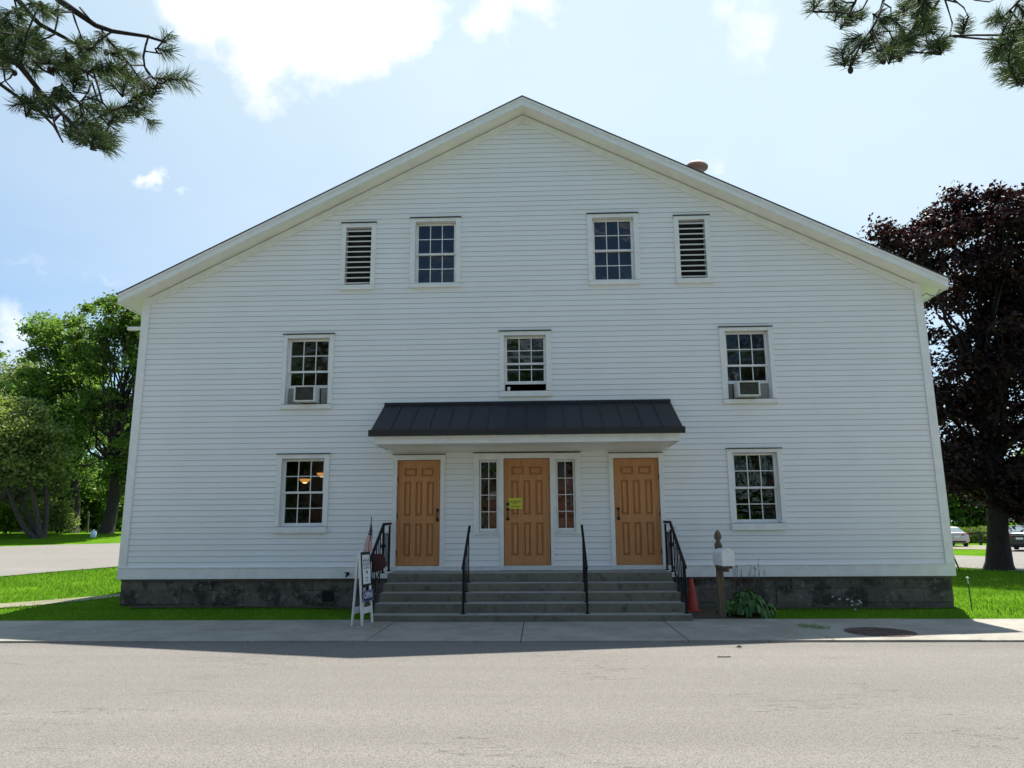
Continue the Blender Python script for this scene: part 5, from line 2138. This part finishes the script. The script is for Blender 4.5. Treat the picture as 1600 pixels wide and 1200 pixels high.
def grass(xa, xb, ya, yb, dens, hmin, hmax, avoid=(), w=.007):
    n = int((xb - xa) * (yb - ya) * dens)
    X, Y = rs.uniform(xa, xb, n), rs.uniform(ya, yb, n)
    keep = np.ones(n, bool)
    for a in avoid:
        keep &= ~in_poly(X, Y, a)
    pt = np.sin(X * 2.1 + np.sin(Y * 1.7)) * np.sin(Y * 2.6 + np.cos(X * 1.3))
    keep &= rs.uniform(0, 1, n) < .72 + .35 * pt
    X, Y = X[keep], Y[keep]
    n = len(X)
    Z = ground_z(X, Y) - .005
    h = rs.uniform(hmin, hmax, n)
    a = rs.uniform(0, 2 * np.pi, n)
    lx, ly = rs.normal(0, .45, n) * h, rs.normal(0, .45, n) * h
    dx, dy = np.cos(a) * w, np.sin(a) * w
    return np.stack([np.c_[X - dx, Y - dy, Z], np.c_[X + dx, Y + dy, Z], np.c_[X + lx, Y + ly, Z + h]], 1)


PATH_POLY = pa + pb[::-1]
drv = [k_(ra[1], ra[0], 1.6)] + ra + [k_(ra[1], ra[2], 6)] + [k_(rb[1], rb[2], 6)] + rb[::-1] + [k_(rb[1], rb[0], 1.2)]
SOIL_L = [(-7.9, -.34), (-5, -.26), (-3.0, -.40), (-3, 0), (-7.9, 0)]
SOIL_R = [(2.2, -1.8), (3.3, -1.70), (3.6, -1.4), (3.9, -.2), (3.7, 0), (2.2, 0)]
blades = [grass(-16, -2.87, -1.79, -.02, 620, .025, .07, [SOIL_L, PATH_POLY], .006),
          grass(3.2, 7.7, -1.80, -.10, 640, .025, .07, [SOIL_R, [(3.4, -.38), (5, -.27), (6.3, -.34), (7.8, -.22), (7.8, 0), (3.4, 0)]], .006),
          grass(-24, -8.3, -.5, 8, 330, .04, .10, [PATH_POLY, LOT_L], .010),
          grass(-30, -8.3, 8, 14, 160, .05, .11, [PATH_POLY, LOT_L], .014),
          grass(7.72, 18, -1.74, 5, 420, .03, .09, [drv], .009),
          grass(7.72, 24, 5, 13, 230, .04, .10, [drv], .012)]
o = np_mesh('grass', np.concatenate([b.reshape(-1, 3) for b in blades]), 3, M['blade'])
tag(o, kind='stuff')


# =================================================================== PINES at the viewer's sides
def pine(label, trunk_xy, height, Y0, main, twigs, tufts, join, seed, cat='tree'):
    rg = np.random.RandomState(seed)
    root = empty('pine_tree', (trunk_xy[0], trunk_xy[1], 0), label, cat, 'pines beside the road')
    tx, ty = trunk_xy
    tk = MB().tube([(tx, ty, -.2), (tx, ty, .15), (tx + .03, ty, 1.2), (tx - .05, ty, height * .5), (tx, ty, height)], [.42, .33, .28, .2, .04], 12)
    wood = MB()
    needles = []
    tips = []

    def tuft(p, d, n=170, ln=.15, body=.10):
        d = d / np.linalg.norm(d)
        base = p + d * (rg.uniform(-1, .35, n) * body)[:, None]
        dirs = rg.normal(size=(n, 3))
        dirs -= d * (dirs @ d)[:, None]
        dirs /= np.linalg.norm(dirs, axis=1)[:, None]
        fwd_ = rg.uniform(.15, 1.25, n)[:, None]
        dirs = dirs + d * fwd_
        dirs[:, 2] -= .12
        dirs /= np.linalg.norm(dirs, axis=1)[:, None]
        l = (ln * rg.uniform(.7, 1.1, n))[:, None]
        side = np.cross(dirs, rg.normal(size=(n, 3)))
        side /= np.linalg.norm(side, axis=1)[:, None]
        w = .0021
        needles.append(np.stack([base - side * w, base + side * w, base + dirs * l * .6 + side * w * .8 + [0, 0, -.004], base + dirs * l + [0, 0, -.014]], 1).reshape(-1, 3))

    lines = []
    for (pts, r0, r1, dy) in main:
        P = [at(u, v, Y0 + dy + .22 * math.sin(i * 1.9 + u * .05)) for i, (u, v) in enumerate(pts)]
        rr = np.linspace(r0, r1, len(P))
        wood.tube(P, list(rr), 7)
        for p, r in zip(P, rr):
            lines.append((np.array(p), r))
        # knobbly bark
    for (pts, r0, r1, dy) in twigs:
        P = [at(u, v, Y0 + dy + .15 * math.sin(i * 2.3 + v * .07)) for i, (u, v) in enumerate(pts)]
        wood.tube(P, list(np.linspace(r0, r1, len(P))), 6)
        # fine points along the twig for tufts to join
        for a, b in zip(P[:-1], P[1:]):
            for f in (0, .5, 1):
                lines.append((np.array(a.lerp(b, f)), r1))
    LP = np.array([l[0] for l in lines])
    for (u, v, ang, sc) in tufts:
        dy = rg.uniform(-.5, .5)
        p = np.array(at(u, v, Y0 + dy))
        j = np.argmin(np.linalg.norm(LP - p, axis=1))
        q = LP[j]
        d2 = np.array([math.cos(math.radians(ang)), 0, -math.sin(math.radians(ang))])
        d3 = RM @ np.array([d2[0], d2[2], 0]) + np.array([0, rg.uniform(-.5, .5), 0])
        d3 /= np.linalg.norm(d3)
        st = p - d3 * .10 * sc
        mid = (q + st) / 2 + rg.normal(size=3) * .02
        wood.tube([tuple(q), tuple(mid), tuple(st), tuple(p)], [.009, .008, .009, .006], 5)
        tuft(p, d3, int(165 * sc), .155 * sc, .10 * sc)
        # side shoot and a cone now and then
        if rg.uniform() < .55:
            d4 = d3 + rg.normal(size=3) * .6
            d4 /= np.linalg.norm(d4)
            p4 = st + d4 * .13
            wood.tube([tuple(st), tuple(p4)], [.007, .005], 5)
            tuft(p4, d4, int(100 * sc), .14 * sc, .07)
        if rg.uniform() < .16:
            c = Vector(st) + Vector((rg.normal() * .008, rg.normal() * .008, -.012))
            wood.lathe([(.006, -.035), (.020, -.02), (.024, 0), (.016, .02), (.004, .03)], tuple(c), 8)
    # join the shown boughs to the trunk
    for (u, v, dy, zt, r) in join:
        e = at(u, v, Y0 + dy)
        a = Vector((tx, ty, zt))
        wood.tube([a, a.lerp(e, .35) + Vector((0, 0, .25)), a.lerp(e, .75) + Vector((0, 0, .12)), e], [r * 2.2, r * 1.7, r * 1.2, r], 8)
    # the rest of the crown, above and outside the view
    for k in range(46):
        z = rg.uniform(7.0, height + .2)
        R_ = 3.4 * (1 - (z - 6.5) / (height - 5.2)) + .5
        a = rg.uniform(0, 6.283)
        e = np.array([tx + R_ * math.cos(a), ty + R_ * math.sin(a), z + .2 * R_ * .3])
        uv = proj(e)
        if uv and -170 < uv[0] < 1770 and uv[1] > -170:
            continue
        s0 = Vector((tx, ty, z - .25 * R_))
        wood.tube([s0, s0.lerp(Vector(e), .5) + Vector((0, 0, .1)), tuple(e)], [.05, .035, .012], 6)
        for q in range(9):
            f = rg.uniform(.4, 1.05)
            c = np.array(s0.lerp(Vector(e), f)) + rg.normal(size=3) * .28
            uv = proj(c)
            if uv and -90 < uv[0] < 1690 and uv[1] > -90:
                continue
            tuft(c, np.array([math.cos(a), math.sin(a), .4]) + rg.normal(size=3) * .4, 60, .2, .14)
    adopt(root, tk.build('trunk', M['pinebark'], smooth=True))
    adopt(root, wood.build('branch', M['darkbark'], smooth=True))
    adopt(root, np_mesh('needles', np.concatenate(needles), 4, M['needle']))
    return root


main = [([(60, -30), (95, 2), (118, 18), (150, 40), (176, 49), (230, 57), (259, 66)], .034, .010, 0),
        ([(10, -25), (40, 15), (62, 38), (88, 52), (122, 70), (150, 80)], .028, .010, .35),
        ([(-30, 60), (0, 77), (32, 104), (62, 142), (98, 178), (128, 208), (148, 230)], .030, .010, -.2),
        ([(-30, 118), (0, 131), (26, 150), (56, 168), (84, 196), (98, 222)], .020, .008, .2)]
twigs = [([(232, 56), (228, 70), (224, 88), (226, 104), (236, 118), (246, 128)], .010, .007, 0),
         ([(226, 80), (240, 82), (252, 84)], .008, .006, 0),
         ([(224, 102), (205, 102), (196, 96)], .008, .006, 0),
         ([(168, 62), (184, 78), (202, 100), (216, 120), (228, 133)], .011, .007, .1),
         ([(150, 124), (155, 142), (160, 160), (172, 174), (186, 184)], .009, .006, -.1),
         ([(143, 126), (138, 144), (124, 160)], .010, .006, .1), ([(92, 2), (90, 30), (86, 48)], .011, .008, .2),
         ([(112, 14), (118, 34), (128, 60)], .010, .007, .2), ([(6, 80), (40, 78), (52, 96), (72, 112), (84, 118)], .010, .006, .2),
         ([(0, 78), (5, 104), (8, 126), (22, 142)], .009, .006, .1), ([(78, 160), (84, 190), (96, 218)], .009, .006, .15),
         ([(20, -10), (28, 20), (28, 40)], .010, .007, .4), ([(125, 12), (140, 30), (150, 40)], .01, .008, .1)]
tufts = [(262, 80, 10, .85), (284, 124, -5, 1.15), (258, 122, -20, 1.0), (240, 138, -60, .9), (222, 148, -40, .9), (196, 132, -70, .95), (206, 84, 30, .85), (182, 84, 20, .9), (182, 172, -20, 1.0), (206, 166, 10, .95),
         (226, 168, -20, .9), (198, 178, -60, .85), (178, 185, -70, .8), (164, 221, -30, 1.0), (147, 215, -60, .95), (174, 211, 10, .9), (127, 214, -120, .8), (152, 196, 20, .9), (132, 190, -10, .95), (118, 176, 30, .95),
         (100, 150, 40, .9), (96, 148, 100, .85), (142, 168, 30, .85), (110, 204, -90, .8), (72, 168, -110, .9), (48, 172, -80, .85), (60, 150, 60, .8), (40, 152, -140, .75), (100, 112, 10, 1.0), (120, 108, -20, 1.05),
         (132, 92, 40, 1.0), (148, 104, -30, 1.0), (162, 112, 10, .95), (172, 104, -40, .95), (120, 128, -60, .9), (104, 92, 80, .9), (80, 84, -60, .9), (60, 60, -20, .95), (46, 52, 120, .9), (22, 44, 60, 1.05),
         (8, 28, 140, 1.0), (20, 62, -40, 1.0), (4, 60, 170, 1.0), (36, 66, -10, .95), (10, 84, -120, .9), (66, 14, 60, .9), (76, 22, 20, .8), (130, 66, 60, .8), (146, 72, -10, .85), (160, 58, 80, .7), (64, 92, -80, .8),
         (0, 40, 90, 1.0), (-10, 70, 200, 1.0), (30, 20, 40, .8), (60, 76, 10, .9), (84, 100, 170, .8), (30, 92, -60, .8), (52, 110, 30, .75), (8, 104, -150, .8), (-12, 20, 90, 1.0), (190, 108, -30, .9), (212, 122, -10, .9)]
pine('pine beside the road whose bough hangs into the top left of the view', (-8.2, -11.8), 13.5, -9.0, main, twigs, tufts,
     [(60, -30, 0, 6.6, .034), (10, -25, .35, 6.9, .03), (-30, 60, -.2, 5.8, .03), (-30, 118, .2, 5.2, .022)], 3)

main = [([(1386, -30), (1382, -4), (1374, 22), (1362, 46), (1346, 66), (1332, 82)], .016, .008, 0),
        ([(1345, -25), (1336, 4), (1326, 24), (1318, 38)], .012, .007, .2), ([(1440, -30), (1436, 0), (1440, 26), (1446, 40)], .014, .008, .1),
        ([(1475, -30), (1466, 2), (1452, 24), (1444, 44)], .013, .008, -.1), ([(1470, -20), (1480, 10), (1488, 36), (1484, 56), (1474, 68), (1466, 72)], .008, .005, .1),
        ([(1480, -10), (1496, 4), (1506, 12), (1513, 26), (1508, 38)], .007, .005, .2), ([(1610, -28), (1592, 2), (1578, 16), (1566, 28)], .013, .007, .1),
        ([(1650, 20), (1612, 50), (1596, 72), (1584, 92)], .018, .009, 0), ([(1520, -25), (1522, 0), (1545, 3), (1556, -2)], .006, .005, 0)]
twigs = [([(1378, 38), (1390, 50), (1395, 62), (1394, 78)], .008, .006, 0), ([(1382, 6), (1392, 12), (1392, 24), (1378, 40)], .007, .005, .1), ([(1358, -5), (1348, 14), (1330, 22)], .008, .006, 0),
         ([(1440, 36), (1426, 48), (1416, 58)], .008, .006, 0), ([(1446, 48), (1448, 66), (1456, 74), (1466, 72)], .006, .005, 0), ([(1578, 30), (1576, 48), (1580, 62)], .007, .006, 0),
         ([(1360, 50), (1366, 66), (1370, 80)], .007, .005, 0), ([(1436, 2), (1420, 12), (1404, 22)], .007, .005, 0)]
tufts = [(1272, 6, -80, .9), (1310, 18, -70, .95), (1322, 30, -60, .95), (1304, 6, 90, .8), (1346, 22, -80, .8), (1316, 84, -110, 1.05), (1332, 62, 150, .95), (1330, 92, -80, .85), (1376, 30, 20, .9), (1366, 54, -40, .85),
         (1370, 86, -120, .9), (1386, 78, -70, .95), (1394, 82, -80, .8), (1408, 54, 110, .95), (1414, 70, -70, 1.0), (1424, 60, -20, .9), (1440, 14, 90, 1.0), (1436, 34, 190, .95), (1446, 40, -60, .95), (1456, 44, -30, .85), (1430, 4, 120, .9),
         (1466, 68, -110, .85), (1474, 66, -60, .75), (1506, 42, -90, .75), (1412, 12, -100, .7), (1562, 26, -150, .95), (1572, 40, -70, .7), (1562, 72, 170, 1.1), (1578, 76, -90, 1.1), (1592, 56, 100, 1.1), (1588, 90, -60, 1.1),
         (1582, 112, -110, 1.05), (1600, 108, -60, 1.05), (1604, 74, 0, 1.1), (1606, 42, 60, 1.0), (1598, 20, 60, .9), (1560, 84, -130, .9), (1595, 122, -80, .95), (1398, 30, 40, .7), (1352, 70, -70, .75), (1450, 8, 60, .8)]
pine('pine beside the road whose thin boughs hang into the top right of the view', (8.6, -12.0), 13.5, -8.8, main, twigs, tufts,
     [(1386, -30, 0, 6.9, .016), (1345, -25, .2, 7.2, .014), (1440, -30, .1, 6.8, .016), (1475, -30, -.1, 6.7, .014), (1470, -20, .1, 6.7, .01), (1480, -10, .2, 6.6, .01), (1610, -28, .1, 6.6, .014), (1650, 20, 0, 6.0, .02), (1520, -25, 0, 6.8, .009)], 5)

# ---- the trees across the road behind the viewer, which the windows mirror
for (x, y, h, mt, lab) in ((-17, -36, 15, 'leafB', 'dense green tree across the road behind the viewer, far left'), (-9, -40, 14, 'leafA', 'green tree across the road behind the viewer, left of the brick house'),
                           (9.5, -38, 14, 'leafB', 'dense green tree across the road behind the viewer, right of the brick house'), (18, -36, 16, 'leafA', 'green tree across the road behind the viewer, far right'),
                           (-4, -60, 25, 'leafB', 'tallest tree behind the left end of the brick house across the road'), (5, -62, 24, 'leafB', 'tall tree behind the right end of the brick house across the road'), (27, -40, 13, 'leafB', 'outermost green tree across the road on the right'), (-26, -42, 13, 'leafB', 'outermost green tree across the road on the left')):
    lb = [(np.array([x, y, h * .62]), np.array([4.0 + max(0, h - 16) * .3, 4.0, h * .36])), (np.array([x + 1.5, y - 1, h * .5]), np.array([3.2, 3.2, h * .28])), (np.array([x, y - 3, 2.4]), np.array([5.5, 2.0, 2.6]))]
    tree('leafy_tree', lab, 'tree', (x, y, 0), lb, .35, 130, 9000, .30, 1.2, M[mt], M['bark'], 'trees across the road', limbs=30)
